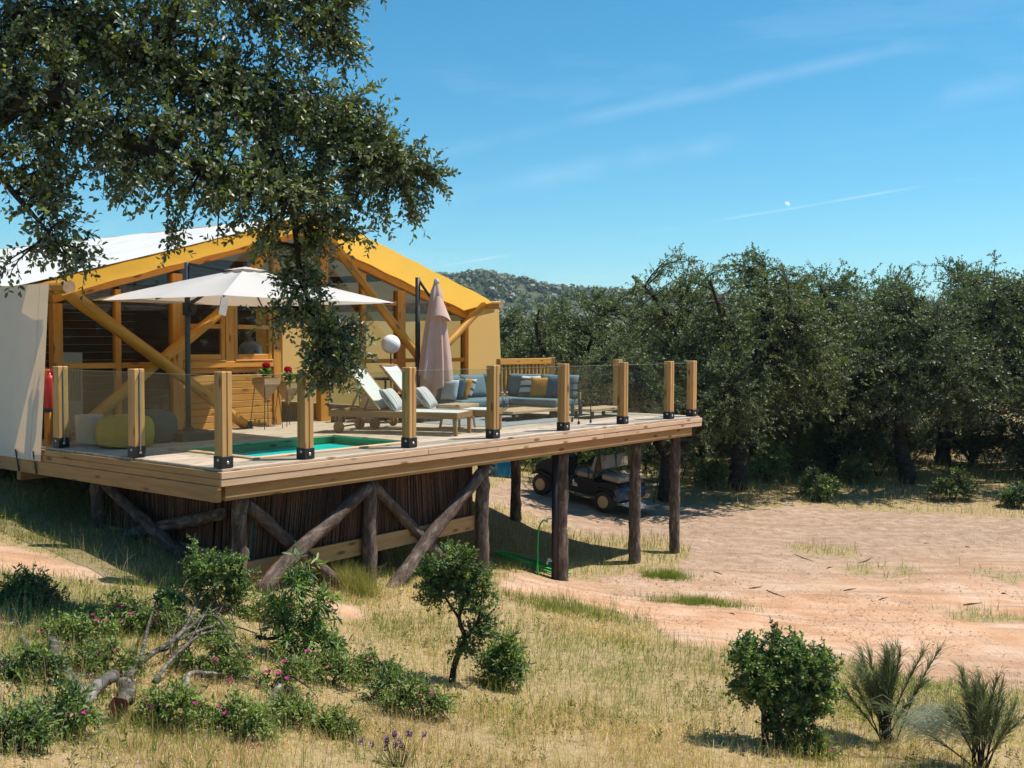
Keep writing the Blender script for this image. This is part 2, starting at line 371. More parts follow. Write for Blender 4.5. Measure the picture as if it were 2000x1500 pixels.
class MB:
    def __init__(s): s.bm = bmesh.new()
    def box(s, c, size, rot=None, taper=None):
        sx, sy, sz = (x / 2 for x in size)
        Rm = rot.to_3x3() if rot is not None else Matrix.Identity(3)
        vs = []
        for z in (-1, 1):
            k = 1.0 if (taper is None or z > 0) else taper
            for (x, y) in ((-1, -1), (1, -1), (1, 1), (-1, 1)):
                vs.append(s.bm.verts.new(Vector(c) + Rm @ Vector((x * sx * k, y * sy * k, z * sz))))
        for f in ((3, 2, 1, 0), (4, 5, 6, 7), (0, 1, 5, 4), (1, 2, 6, 5), (2, 3, 7, 6), (3, 0, 4, 7)):
            s.bm.faces.new([vs[i] for i in f])
        return s
    def tube(s, pts, rad, seg=8, caps=True, closed=False):
        pts = [Vector(p) for p in pts]; n = len(pts)
        rad = [rad] * n if isinstance(rad, (int, float)) else list(rad)
        rings = []; prev = None
        for i, p in enumerate(pts):
            if closed: d = pts[(i + 1) % n] - pts[i - 1]
            else: d = pts[min(i + 1, n - 1)] - pts[max(i - 1, 0)]
            d = d.normalized() if d.length > 1e-9 else Vector((0, 0, 1))
            if prev is None:
                a = d.cross(Vector((0, 0, 1)))
                if a.length < 1e-3: a = d.cross(Vector((1, 0, 0)))
                a.normalize()
            else:
                a = prev - d * prev.dot(d)
                a = a.normalized() if a.length > 1e-6 else d.orthogonal().normalized()
            prev = a; b = d.cross(a)
            rings.append([s.bm.verts.new(p + (a * math.cos(2 * math.pi * k / seg) + b * math.sin(2 * math.pi * k / seg)) * rad[i]) for k in range(seg)])
        m = n if closed else n - 1
        for i in range(m):
            r0, r1 = rings[i], rings[(i + 1) % n]
            for k in range(seg):
                s.bm.faces.new((r0[k], r0[(k + 1) % seg], r1[(k + 1) % seg], r1[k]))
        if caps and not closed:
            s.bm.faces.new(rings[0][::-1]); s.bm.faces.new(rings[-1])
        return s
    def lathe(s, prof, seg=20, c=(0, 0, 0), rot=None):
        Rm = rot.to_3x3() if rot is not None else Matrix.Identity(3)
        rings = []
        for (r, z) in prof:
            rings.append([s.bm.verts.new(Vector(c) + Rm @ Vector((max(r, 1e-4) * math.cos(2 * math.pi * k / seg), max(r, 1e-4) * math.sin(2 * math.pi * k / seg), z))) for k in range(seg)])
        for r0, r1 in zip(rings, rings[1:]):
            for k in range(seg):
                s.bm.faces.new((r0[k], r0[(k + 1) % seg], r1[(k + 1) % seg], r1[k]))
        if prof[0][0] > 1e-3: s.bm.faces.new(rings[0][::-1])
        if prof[-1][0] > 1e-3: s.bm.faces.new(rings[-1])
        return s
    def cyl(s, p0, p1, r, seg=12, r1=None):
        return s.tube([p0, p1], [r, r if r1 is None else r1], seg)
    def sheet(s, fn, nu, nv, closed_u=False):
        g = [[s.bm.verts.new(Vector(fn(i / nu, j / nv))) for j in range(nv + 1)] for i in range(nu + (0 if closed_u else 1))]
        n = len(g)
        for i in range(nu):
            for j in range(nv):
                s.bm.faces.new((g[i][j], g[(i + 1) % n][j], g[(i + 1) % n][j + 1], g[i][j + 1]))
        return s
    def cushion(s, c, size, rot=None, n=8, pinch=0.35, sag=0.0):
        """stuffed pillow, local x width, z height, y thickness"""
        Rm = rot.to_3x3() if rot is not None else Matrix.Identity(3)
        sx, sy, sz = (x / 2 for x in size)
        for side in (1, -1):
            g = []
            for i in range(n + 1):
                row = []
                for j in range(n + 1):
                    a, b = 2 * i / n - 1, 2 * j / n - 1
                    h = ((1 - a * a) * (1 - b * b)) ** pinch
                    k = 1 - 0.06 * (1 - abs(a)) * abs(b) ; k2 = 1 - 0.06 * (1 - abs(b)) * abs(a)
                    p = Vector((a * sx * k2, side * sy * h, b * sz * k))
                    row.append(s.bm.verts.new(Vector(c) + Rm @ p))
                g.append(row)
            for i in range(n):
                for j in range(n):
                    q = (g[i][j], g[i + 1][j], g[i + 1][j + 1], g[i][j + 1])
                    s.bm.faces.new(q if side < 0 else q[::-1])
        bmesh.ops.remove_doubles(s.bm, verts=s.bm.verts, dist=1e-5)
        return s
    def poly(s, pts, thick=None):
        vs = [s.bm.verts.new(Vector(p)) for p in pts]; s.bm.faces.new(vs); return s
    def prism(s, prof, a, b, M=None):
        """prof: list of (x,z); extruded along y from a to b"""
        M = M or I4
        v0 = [s.bm.verts.new(M @ Vector((x, a, z))) for x, z in prof]
        v1 = [s.bm.verts.new(M @ Vector((x, b, z))) for x, z in prof]
        s.bm.faces.new(v0); s.bm.faces.new(v1[::-1]); n = len(prof)
        for i in range(n): s.bm.faces.new((v0[(i + 1) % n], v0[i], v1[i], v1[(i + 1) % n]))
        return s
    def bevel(s, off=0.006, seg=1):
        bmesh.ops.bevel(s.bm, geom=list(s.bm.edges), offset=off, segments=seg, affect='EDGES', clamp_overlap=True, profile=0.7); return s
    def mesh(s, name, mat, smooth=False):
        bmesh.ops.recalc_face_normals(s.bm, faces=s.bm.faces)
        me = bpy.data.meshes.new(name); s.bm.to_mesh(me); s.bm.free()
        if smooth: me.polygons.foreach_set('use_smooth', [True] * len(me.polygons))
        me.materials.append(MAT[mat] if isinstance(mat, str) else mat); return me
    def build(s, name, mat, parent=None, T=None, smooth=False, local=None):
        """vertices are in the parent's frame (or T); local = extra matrix giving the part its own origin"""
        me = s.mesh(name, mat, smooth)
        fr = T if T is not None else (FR[parent.name] if parent is not None else I4)
        mw = fr @ local if local is not None else fr
        if local is not None: me.transform(local.inverted())
        return link_mesh(name, me, parent, mw, fr)
BEAMS = {}
def beam(name, parent, p0, p1, w, h, mat, bevel=0.005, up=(0, 0, 1), T=None, taper=None):
    """squared timber from p0 to p1 (centre line), w across, h along up; own origin, grain along local x"""
    p0, p1 = Vector(p0), Vector(p1); d = p1 - p0; L = d.length; x = d.normalized()
    z = Vector(up); z = z - x * z.dot(x)
    z = z.normalized() if z.length > 1e-4 else x.orthogonal().normalized()
    y = z.cross(x)
    M = Matrix((x, y, z)).transposed().to_4x4(); M.translation = (p0 + p1) / 2
    key = (round(L, 4), round(w, 4), round(h, 4), mat, bevel)
    me = BEAMS.get(key)
    if me is None:
        b = MB().box((0, 0, 0), (L, w, h))
        if bevel: b.bevel(bevel)
        me = b.mesh(name, mat); BEAMS[key] = me
    fr = T if T is not None else (FR[parent.name] if parent is not None else I4)
    return link_mesh(name, me, parent, fr @ M, fr)
def log(name, parent, p0, p1, r0, r1, mat, wob=0.012, seg=14, n=14, seed=0, T=None, knots=6, endmat=None):
    """round log with slight bends and knots, grain along local x"""
    rg = random.Random(seed * 7 + 3)
    p0, p1 = Vector(p0), Vector(p1); d = p1 - p0; L = d.length; x = d.normalized()
    y = x.orthogonal().normalized(); z = x.cross(y)
    M = Matrix((x, y, z)).transposed().to_4x4(); M.translation = p0
    ph = [rg.uniform(0, 6.28) for _ in range(4)]
    kn = [(rg.random(), rg.uniform(0, 6.28), rg.uniform(0.08, 0.22)) for _ in range(knots)]
    m = MB(); rings = []
    for i in range(n + 1):
        t = i / n
        cy = math.sin(t * 4.2 + ph[0]) * wob + math.sin(t * 11 + ph[1]) * wob * 0.3
        cz = math.sin(t * 3.6 + ph[2]) * wob + math.sin(t * 9 + ph[3]) * wob * 0.3
        r = (r0 + (r1 - r0) * t) * (1 + 0.04 * math.sin(t * 17 + ph[1]))
        ring = []
        for k in range(seg):
            a = 2 * math.pi * k / seg; rr = r * (1 + 0.03 * math.sin(3 * a + ph[0] + t * 2))
            for (kt, ka, kh) in kn:
                da = math.atan2(math.sin(a - ka), math.cos(a - ka))
                rr += r * kh * math.exp(-((t - kt) * L / 0.07) ** 2 - (da / 0.5) ** 2)
            ring.append(m.bm.verts.new((t * L, cy + rr * math.cos(a), cz + rr * math.sin(a))))
        rings.append(ring)
    for a, b in zip(rings, rings[1:]):
        for k in range(seg): m.bm.faces.new((a[k], a[(k + 1) % seg], b[(k + 1) % seg], b[k]))
    e0 = m.bm.faces.new(rings[0][::-1]); e1 = m.bm.faces.new(rings[-1])
    bmesh.ops.recalc_face_normals(m.bm, faces=m.bm.faces)
    if endmat: e0.material_index = 1; e1.material_index = 1
    if mat in ('bark',):
        for v in m.bm.verts: v.co += Vector((0, rg.gauss(0, 1), rg.gauss(0, 1))) * r0 * .055
    for f in m.bm.faces: f.smooth = f not in (e0, e1)
    me = bpy.data.meshes.new(name); m.bm.to_mesh(me); m.bm.free()
    me.materials.append(MAT[mat])
    if endmat: me.materials.append(MAT[endmat])
    fr = T if T is not None else (FR[parent.name] if parent is not None else I4)
    return link_mesh(name, me, parent, fr @ M, fr)

def np_mesh(name, verts, faces, mat, cols=None, smooth=False):
    me = bpy.data.meshes.new(name)
    nv, (nf, k) = len(verts), faces.shape
    me.vertices.add(nv); me.vertices.foreach_set('co', np.ascontiguousarray(verts, dtype=np.float32).ravel())
    me.loops.add(nf * k); me.loops.foreach_set('vertex_index', np.ascontiguousarray(faces, dtype=np.int32).ravel())
    me.polygons.add(nf); me.polygons.foreach_set('loop_start', np.arange(0, nf * k, k, dtype=np.int32))
    try: me.polygons.foreach_set('loop_total', np.full(nf, k, dtype=np.int32))
    except Exception: pass
    if cols is not None:
        ca = me.color_attributes.new('Col', 'FLOAT_COLOR', 'POINT')
        c4 = np.ones((nv, 4), dtype=np.float32); c4[:, :3] = cols
        ca.data.foreach_set('color', c4.ravel())
    if smooth: me.polygons.foreach_set('use_smooth', np.ones(nf, dtype=bool))
    me.materials.append(MAT[mat] if isinstance(mat, str) else mat)
    me.update(calc_edges=True); me.validate(clean_customdata=False)
    return me

# ------------------------------------------------------------------ terrain
def _hash(ix, iy, seed):
    h = (ix.astype(np.int64) * 374761393 + iy.astype(np.int64) * 668265263 + seed * 1442695041) & 0x7fffffff
    h = ((h ^ (h >> 13)) * 1274126177) & 0x7fffffff
    return ((h ^ (h >> 16)) & 0xffff) / 65535.0
def vnoise(x, y, seed=0):
    x = np.asarray(x, float); y = np.asarray(y, float)
    ix, iy = np.floor(x), np.floor(y); fx, fy = x - ix, y - iy
    fx = fx * fx * (3 - 2 * fx); fy = fy * fy * (3 - 2 * fy)
    a = _hash(ix, iy, seed); b = _hash(ix + 1, iy, seed); c = _hash(ix, iy + 1, seed); d = _hash(ix + 1, iy + 1, seed)
    return (a * (1 - fx) + b * fx) * (1 - fy) + (c * (1 - fx) + d * fx) * fy
def fbm(x, y, seed=0, oct=4):
    s, a, t = 0.0, 0.5, 0.0
    for i in range(oct):
        s = s + a * vnoise(x * 2 ** i, y * 2 ** i, seed + i * 17); t += a; a *= 0.5
    return s / t
TP = np.array([(-2.97, 11.19, -1.25), (-1.78, 12.7, -1.74), (-.45, 14.4, -1.84), (.78, 16, -2.35), (2.1, 17.7, -2.42), (2.96, 18.75, -2.44),
 (1.98, 22.16, -2.3), (.66, 23.16, -2.1), (5.5, 25.3, -2.3), (10.3, 26.85, -2.3), (2.3, 8.6, -2.1), (-.55, 9.8, -1.92), (3.3, 8.9, -2.17), (4.4, 8.8, -2.3),
 (0, 7.3, -1.72), (-2.8, 9.9, -1.32), (-5.6, 11.3, -.92), (-3.6, 10.1, -1.16), (-2.4, 6.3, -1.02), (-.75, 7, -1.5), (-2.6, 5.3, -.92), (0, 0, -.40),
 (-6, 8, -.62), (-8, 14, -.50), (-9, 20, -.35), (-6, 18, -.62), (-3, 24, -1.3), (0, 30, -2.1), (10, 15, -2.65), (8, 10, -2.62), (15, 20, -2.7), (20, 35, -2.6), (6, 5, -2.15),
 (-8, 3, -.3), (0, 45, -2.4), (24, 45, -2.6), (-12, 30, -.6), (3, 12, -2.32), (1.2, 12.0, -2.15), (0.6, 13.5, -2.12), (16, 8, -2.8), (1.5, 20, -2.42)])
def _tps():
    n = len(TP); X = TP[:, :2]
    d = np.linalg.norm(X[:, None] - X[None], axis=2); K = np.where(d > 0, d * d * np.log(d + 1e-12), 0) + np.eye(n) * 1.5
    P = np.c_[np.ones(n), X]; A = np.zeros((n + 3, n + 3)); A[:n, :n] = K; A[:n, n:] = P; A[n:, :n] = P.T
    return np.linalg.solve(A, np.r_[TP[:, 2], 0, 0, 0])
TW = _tps()
def tz(x, y, micro=True):
    x = np.atleast_1d(np.asarray(x, float)); y = np.atleast_1d(np.asarray(y, float))
    xc = np.clip(x, -12, 24); yc = np.clip(y, -1, 45); sh = xc.shape
    q = np.stack([xc.ravel(), yc.ravel()], 1); out = np.empty(len(q))
    for s in range(0, len(q), 40000):
        qq = q[s:s + 40000]
        d = np.linalg.norm(qq[:, None] - TP[None, :, :2], axis=2)
        k = np.where(d > 0, d * d * np.log(d + 1e-12), 0)
        out[s:s + 40000] = k @ TW[:-3] + TW[-3] + qq @ TW[-2:]
    z = out.reshape(sh)
    if micro:
        z = z + (fbm(x * 0.7, y * 0.7, 5) - 0.5) * 0.16 + (fbm(x * 3.1, y * 3.1, 9, 3) - 0.5) * 0.05
    return z
def Z1(x, y): return float(tz(x, y)[0])
def gnd(px, py):
    """where the view ray through a photo pixel meets the ground"""
    d = px_ray(px, py); o = Vector((0, 0, CAMH)); t0, t1 = 3.0, 3.0
    ts = 3.0 * (1.012 ** np.arange(330)); P = np.array(o)[None] + ts[:, None] * np.array(d)[None]
    below = P[:, 2] < tz(P[:, 0], P[:, 1])
    i = int(np.argmax(below)) if below.any() else len(ts) - 1
    a, b = ts[max(i - 1, 0)], ts[i]
    for _ in range(14):
        m = (a + b) / 2; p = o + d * m
        if p.z < Z1(p.x, p.y): b = m
        else: a = m
    return o + d * b
def poly_mask(poly, x, y):
    inside = np.zeros(x.shape, bool); n = len(poly)
    for i in range(n):
        x0, y0 = poly[i]; x1, y1 = poly[(i + 1) % n]
        if y0 == y1: continue
        c = ((y0 > y) != (y1 > y)) & (x < (x1 - x0) * (y - y0) / (y1 - y0) + x0); inside ^= c
    return inside
def px_poly(pts): return [tuple(gnd(*p)[:2]) for p in pts]
DIRT = [px_poly([(950, 1140), (1000, 1165), (1080, 1165), (1160, 1180), (1230, 1215), (1320, 1245), (1400, 1262), (1500, 1280), (1640, 1275), (1760, 1300), (1850, 1330), (2000, 1345), (2300, 1380),
                 (2300, 1030), (2000, 1012), (1800, 1004), (1650, 1000), (1560, 985), (1500, 1000), (1400, 990), (1270, 985), (1180, 1000), (1100, 960), (960, 940), (950, 975), (1010, 1000),
                 (1080, 1030), (1180, 1050), (1260, 1040), (1330, 1060), (1380, 1090), (1300, 1105), (1200, 1130), (1100, 1135), (960, 1115)]),
        px_poly([(-300, 1040), (0, 1062), (60, 1075), (150, 1103), (270, 1150), (200, 1146), (100, 1122), (0, 1115), (-300, 1090)]),
        px_poly([(615, 1185), (660, 1178), (720, 1190), (700, 1222), (640, 1205)])]
GREENS = [(gnd(1355, 1178), 0.75, 0.22), (gnd(1300, 1127), 0.4, 0.25), (gnd(1890, 1200), 0.8, 0.5), (gnd(1970, 1130), 1.0, 0.8), (gnd(1730, 1118), 1.0, 0.6), (gnd(1100, 1190), 0.9, 0.4), (gnd(1610, 1075), .7, .6)]
def dirt_amount(x, y):
    """0 meadow .. 1 bare earth, ragged edges"""
    jx = (fbm(x * 1.7, y * 1.7, 31) - 0.5) * 1.1; jy = (fbm(x * 1.7, y * 1.7, 47) - 0.5) * 1.1
    d = np.zeros(np.shape(x))
    for i, p in enumerate(DIRT):
        k = 1.0 if i == 0 else 0.35
        acc = 0
        for (ox, oy) in ((0, 0), (.12, .1), (-.12, .08), (.05, -.14), (-.1, -.1)):
            acc = acc + poly_mask(p, x + jx * k + ox, y + jy * k + oy)
        d = np.maximum(d, acc / 5.0)
    for (g, rx, ry) in GREENS:
        q = ((x - g.x) / rx) ** 2 + (((y - g.y) + (x - g.x) * .22) / ry) ** 2 + (fbm(x * 2.2, y * 2.2, 55) - .5) * 3.2
        d = d * np.clip(q * 1.3 - 0.3 * (fbm(x * 3, y * 3, 77) - .3), 0, 1)
    return np.clip(d, 0, 1)

def make_ground():
    n = 400
    s = np.linspace(-1, 1, n)
    k = 8.6
    gx = 3.0 + np.sinh(s * k) / np.sinh(k) * 2400.0 * 1.0
    gy = 14.0 + np.sinh(s * k) / np.sinh(k) * 2400.0
    X, Y = np.meshgrid(gx, gy, indexing='ij')
    far = np.clip((np.hypot(X - 4, Y - 16) - 40) / 200, 0, 1)
    Zg = tz(X, Y) - far * 4.0
    V = np.stack([X, Y, Zg], 2).reshape(-1, 3)
    idx = np.arange(n * n).reshape(n, n)
    F = np.stack([idx[:-1, :-1], idx[1:, :-1], idx[1:, 1:], idx[:-1, 1:]], 2).reshape(-1, 4)
    D = dirt_amount(X.ravel(), Y.ravel())
    orange = np.clip(1.3 - np.abs(Y.ravel() - (12.5 + 0.35 * X.ravel())) / 3.5, 0, 1)
    t = NT('earth_and_meadow')
    a = t.node('ShaderNodeAttribute', attribute_name='Col')
    sp = t.node('ShaderNodeSeparateColor'); t.l.new(a.outputs['Color'], sp.inputs[0])
    v = t.coord(rand=False)
    f1 = t.noise(v, 1.3, 6); f2 = t.noise(v, 22, 5, 0.65); f3 = t.noise(v, 5, 5)
    gc = t.ramp(f3, [(0.3, (0.26, 0.19, 0.09)), (0.5, (0.40, 0.29, 0.16)), (0.7, (0.25, 0.21, 0.085))])
    grey = t.ramp(f3, [(0.3, (0.30, 0.205, 0.14)), (0.7, (0.49, 0.355, 0.255))])
    orng = t.ramp(f1, [(0.3, (0.50, 0.265, 0.145)), (0.5, (0.58, 0.36, 0.23)), (0.7, (0.64, 0.455, 0.335))])
    dc = t.mix(sp.outputs[1], grey, orng)
    dc = t.mix(t.math('MULTIPLY', t.math('SUBTRACT', f2, 0.48, True), 1.3), dc, (0.29, 0.185, 0.12))
    trk = t.noise(t.coord((0.22, 2.4, 1), rand=False, rot=(0, 0, R(-24))), 1.6, 5, 0.6)
    dc = t.mix(t.math('MULTIPLY', t.math('SUBTRACT', trk, 0.47, True), 3.2), dc, (0.31, 0.185, 0.115))
    peb = t.node('ShaderNodeTexVoronoi'); peb.inputs['Scale'].default_value = 17.0; t.l.new(v, peb.inputs['Vector'])
    pm = t.ramp(peb.outputs['Distance'], [(0.08, (1, 1, 1)), (0.16, (0, 0, 0))])
    dc = t.mix(t.math('MULTIPLY', pm, t.math('GREATER_THAN', f3, 0.62)), dc, (0.22, 0.15, 0.11))
    col = t.mix(t.ramp(t.math('ADD', sp.outputs[0], t.math('MULTIPLY', t.math('SUBTRACT', f2, 0.5), 0.7)), [(0.35, (0, 0, 0)), (0.6, (1, 1, 1))]), gc, dc)
    h = t.math('ADD', t.math('MULTIPLY', f2, 0.7), t.math('ADD', t.math('ADD', f3, t.math('MULTIPLY', trk, 1.2)), t.math('MULTIPLY', pm, 0.3)))
    m = t.end(t.bsdf(col, 0.95, 0, 0.1, t.bump(h, 0.8, 0.05)))
    me = np_mesh('ground', V, F, m, np.stack([D, orange * D, D * 0], 1), True)
    o = link_mesh('ground', me); o['kind'] = 'structure'; return o
make_ground()

# ------------------------------------------------------------------ far hills
HP = np.array([(-1500, 540), (-700, 505), (-250, 492), (0, 491), (300, 500), (600, 520), (800, 535), (880, 526), (935, 521), (1000, 534), (1100, 551), (1250, 558), (1450, 566), (1650, 572), (2000, 578), (2500, 570), (3500, 585)], float)
def hill_z(x, y):
    pxx = 1000 + x / np.maximum(y, 1) * FPX
    top = (669.0 - np.interp(pxx, HP[:, 0], HP[:, 1])) / FPX * 700.0
    t = np.clip((y - 190) / 510.0, 0, 1.0); s = t * t * (3 - 2 * t)
    z = -6 + (top + 6 - 6) * s + (fbm(x / 70, y / 70, 3) - 0.5) * 16 * s * (1 - s) * 2.2
    return z - np.clip((y - 720) / 300, 0, 1) ** 2 * 18
def make_hills():
    ang = np.linspace(-0.95, 0.95, 170); yy = np.concatenate([np.linspace(150, 720, 60), np.linspace(740, 1100, 8)])
    A, Y = np.meshgrid(ang, yy, indexing='ij'); X = np.tan(A) * Y
    V = np.stack([X, Y, hill_z(X, Y)], 2).reshape(-1, 3)
    n, m = len(ang), len(yy); idx = np.arange(n * m).reshape(n, m)
    F = np.stack([idx[:-1, :-1], idx[1:, :-1], idx[1:, 1:], idx[:-1, 1:]], 2).reshape(-1, 4)
    t = NT('hillside_scrub'); v = t.coord(rand=False)
    c = t.ramp(t.noise(v, 0.03, 7, 0.65), [(0.35, (0.035, 0.050, 0.022)), (0.55, (0.075, 0.085, 0.04)), (0.72, (0.17, 0.14, 0.075))])
    o = link_mesh('hills', np_mesh('hills', V, F, t.end(t.bsdf(c, 0.95, 0, 0.1)), None, True)); o['kind'] = 'structure'
    # far-off wood: crowns too many and small to count, each a loose cluster of leaf clumps
    rg = np.random.default_rng(11); N = 5200; K = 34
    ya = 95 + 630 * rg.random(N * 2) ** 0.62; an = rg.uniform(-0.62, 0.62, N * 2); xa = np.tan(an) * ya
    keep = fbm(xa / 34, ya / 34, 8, 3) > 0.38
    xa, ya = xa[keep][:N], ya[keep][:N]; N = len(xa)
    za = np.where(ya < 190, -6.5, hill_z(xa, ya)); r = rg.uniform(1.4, 3.1, N) * np.where(ya < 200, 1.3, 1.0)
    d = rg.normal(size=(N, K, 3)); d /= np.linalg.norm(d, axis=2, keepdims=True); rad = rg.random((N, K, 1)) ** .35
    P = np.stack([xa, ya, za + r * .75], 1)[:, None] + d * rad * r[:, None, None] * np.array([1, 1, .85])
    P = P.reshape(-1, 3); D = d.reshape(-1, 3); n = len(P)
    A = np.cross(D, rg.normal(size=(n, 3))); sz = np.repeat(r, K) * rg.uniform(.45, .85, n)
    base = np.array([0.070, 0.090, 0.050]); cc = base[None] * (0.7 + 0.7 * rg.random((N, 1))) + rg.random((N, 1)) * np.array([[0.03, 0.018, 0.0]])
    C = np.repeat(cc, K, 0) * (0.7 + 0.6 * rg.random((n, 1)))
    A = A / np.maximum(np.linalg.norm(A, axis=1, keepdims=True), 1e-6)
    V, F, C = leaf_arrays(P - A * (sz * .5)[:, None], A, D + [0, 0, .4], sz, sz * .9, C, 'diamond')
    o = link_mesh('hill_wood', np_mesh('hill_wood', V, F, 'leaf_far', C))
    tag(o, 'distant dark green oak wood covering the hill beyond the trees', 'wood', kind='stuff')
# ------------------------------------------------------------------ plant library (numpy)
def nrmz(a): return a / np.maximum(np.linalg.norm(a, axis=-1, keepdims=True), 1e-9)
def leaf_arrays(P, A, N, L, Wd, col, shape='oval'):
    """P base points, A leaf axis, N blade normal"""
    A = nrmz(A); N = nrmz(N - A * np.sum(N * A, -1, keepdims=True)); S = np.cross(A, N)
    L = L[:, None]; Wd = Wd[:, None]; n = len(P)
    if shape == 'oval':
        f = 0.16 * Wd
        pts = [P, P + A * L * .28 + S * Wd * .5 + N * f, P + A * L * .72 + S * Wd * .43 + N * f, P + A * L - N * L * 0.06, P + A * L * .72 - S * Wd * .43 + N * f, P + A * L * .28 - S * Wd * .5 + N * f]
        fc = np.array([[0, 3, 2, 1], [0, 5, 4, 3]])
    else:
        pts = [P, P + A * L * .45 + S * Wd * .5, P + A * L, P + A * L * .45 - S * Wd * .5]
        fc = np.array([[0, 3, 2, 1]])
    k = len(pts); V = np.stack(pts, 1).reshape(-1, 3)
    F = (fc[None] + (np.arange(n) * k)[:, None, None]).reshape(-1, 4)
    C = np.repeat(col, k, 0); return V, F, C
def merge(parts):
    V, F, C, o = [], [], [], 0
    for v, f, c in parts:
        V.append(v); F.append(f + o); C.append(c); o += len(v)
    return np.concatenate(V), np.concatenate(F), np.concatenate(C)
def sprays(rg, S, D, ln, k, L, Wd, cols, droop=0.0, spread=0.95, shape='oval', up=0.9, jit=0.3):
    """leafy shoots: k leaves along each shoot"""
    n = len(S); t = (np.arange(k)[None] + rg.random((n, k))) / k
    D = nrmz(D)
    ref = nrmz(np.cross(D, rg.normal(size=(n, 3)))); b = np.cross(D, ref)
    ph = (np.arange(k) * 2.4)[None] + rg.uniform(0, 6.28, (n, 1)) + rg.normal(size=(n, k)) * 0.4
    rad = ref[:, None] * np.cos(ph)[..., None] + b[:, None] * np.sin(ph)[..., None]
    P = S[:, None] + D[:, None] * (ln[:, None] * t)[..., None]
    P[..., 2] -= droop * (t * ln[:, None]) ** 2
    A = D[:, None] * (0.35 + 0.7 * t[..., None]) + rad * spread + rg.normal(size=(n, k, 3)) * jit
    N = rg.normal(size=(n, k, 3)) * 0.75 + np.array([0, 0, up])
    P, A, N = P.reshape(-1, 3), A.reshape(-1, 3), N.reshape(-1, 3); m = len(P)
    c = cols[rg.integers(0, len(cols), n)]; c = np.repeat(c, k, 0)
    c = c * (0.7 + 0.6 * rg.random((m, 1)))
    sz = 0.7 + 0.6 * rg.random(m)
    return leaf_arrays(P, A, N, L * sz, Wd * sz, c, shape)
def tube_arrays(paths, rads, seg=4):
    """many thin tubes at once; paths (n,m,3), rads (n,m)"""
    n, m, _ = paths.shape
    d = np.gradient(paths, axis=1); d = nrmz(d)
    ref = np.zeros((n, 1, 3)); ref[..., 2] = 1; ref = np.where(np.abs(d[:, :1, 2:3]) > 0.9, np.array([1.0, 0, 0]), ref)
    a = nrmz(np.cross(d, np.broadcast_to(ref, d.shape))); b = np.cross(d, a)
    an = np.arange(seg) * 2 * np.pi / seg
    V = paths[:, :, None] + (a[:, :, None] * np.cos(an)[None, None, :, None] + b[:, :, None] * np.sin(an)[None, None, :, None]) * rads[:, :, None, None]
    idx = np.arange(n * m * seg).reshape(n, m, seg); nx = np.roll(idx, -1, 2)
    F = np.stack([idx[:, :-1], nx[:, :-1], nx[:, 1:], idx[:, 1:]], -1).reshape(-1, 4)
    return V.reshape(-1, 3), F
def bez(a, b, c, d, m):
    t = np.linspace(0, 1, m)[None, :, None]
    a, b, c, d = (q[:, None] for q in (a, b, c, d))
    return a * (1 - t) ** 3 + 3 * b * t * (1 - t) ** 2 + 3 * c * t * t * (1 - t) + d * t ** 3
def smooth_path(pts, m):
    pts = np.array([tuple(p) for p in pts], float); n = len(pts)
    t = np.linspace(0, n - 1, m); out = []
    for q in t:
        i = min(int(q), n - 2); f = q - i
        p0, p1, p2, p3 = pts[max(i - 1, 0)], pts[i], pts[i + 1], pts[min(i + 2, n - 1)]
        out.append(0.5 * ((2 * p1) + (-p0 + p2) * f + (2 * p0 - 5 * p1 + 4 * p2 - p3) * f * f + (-p0 + 3 * p1 - 3 * p2 + p3) * f ** 3))
    return np.array(out)
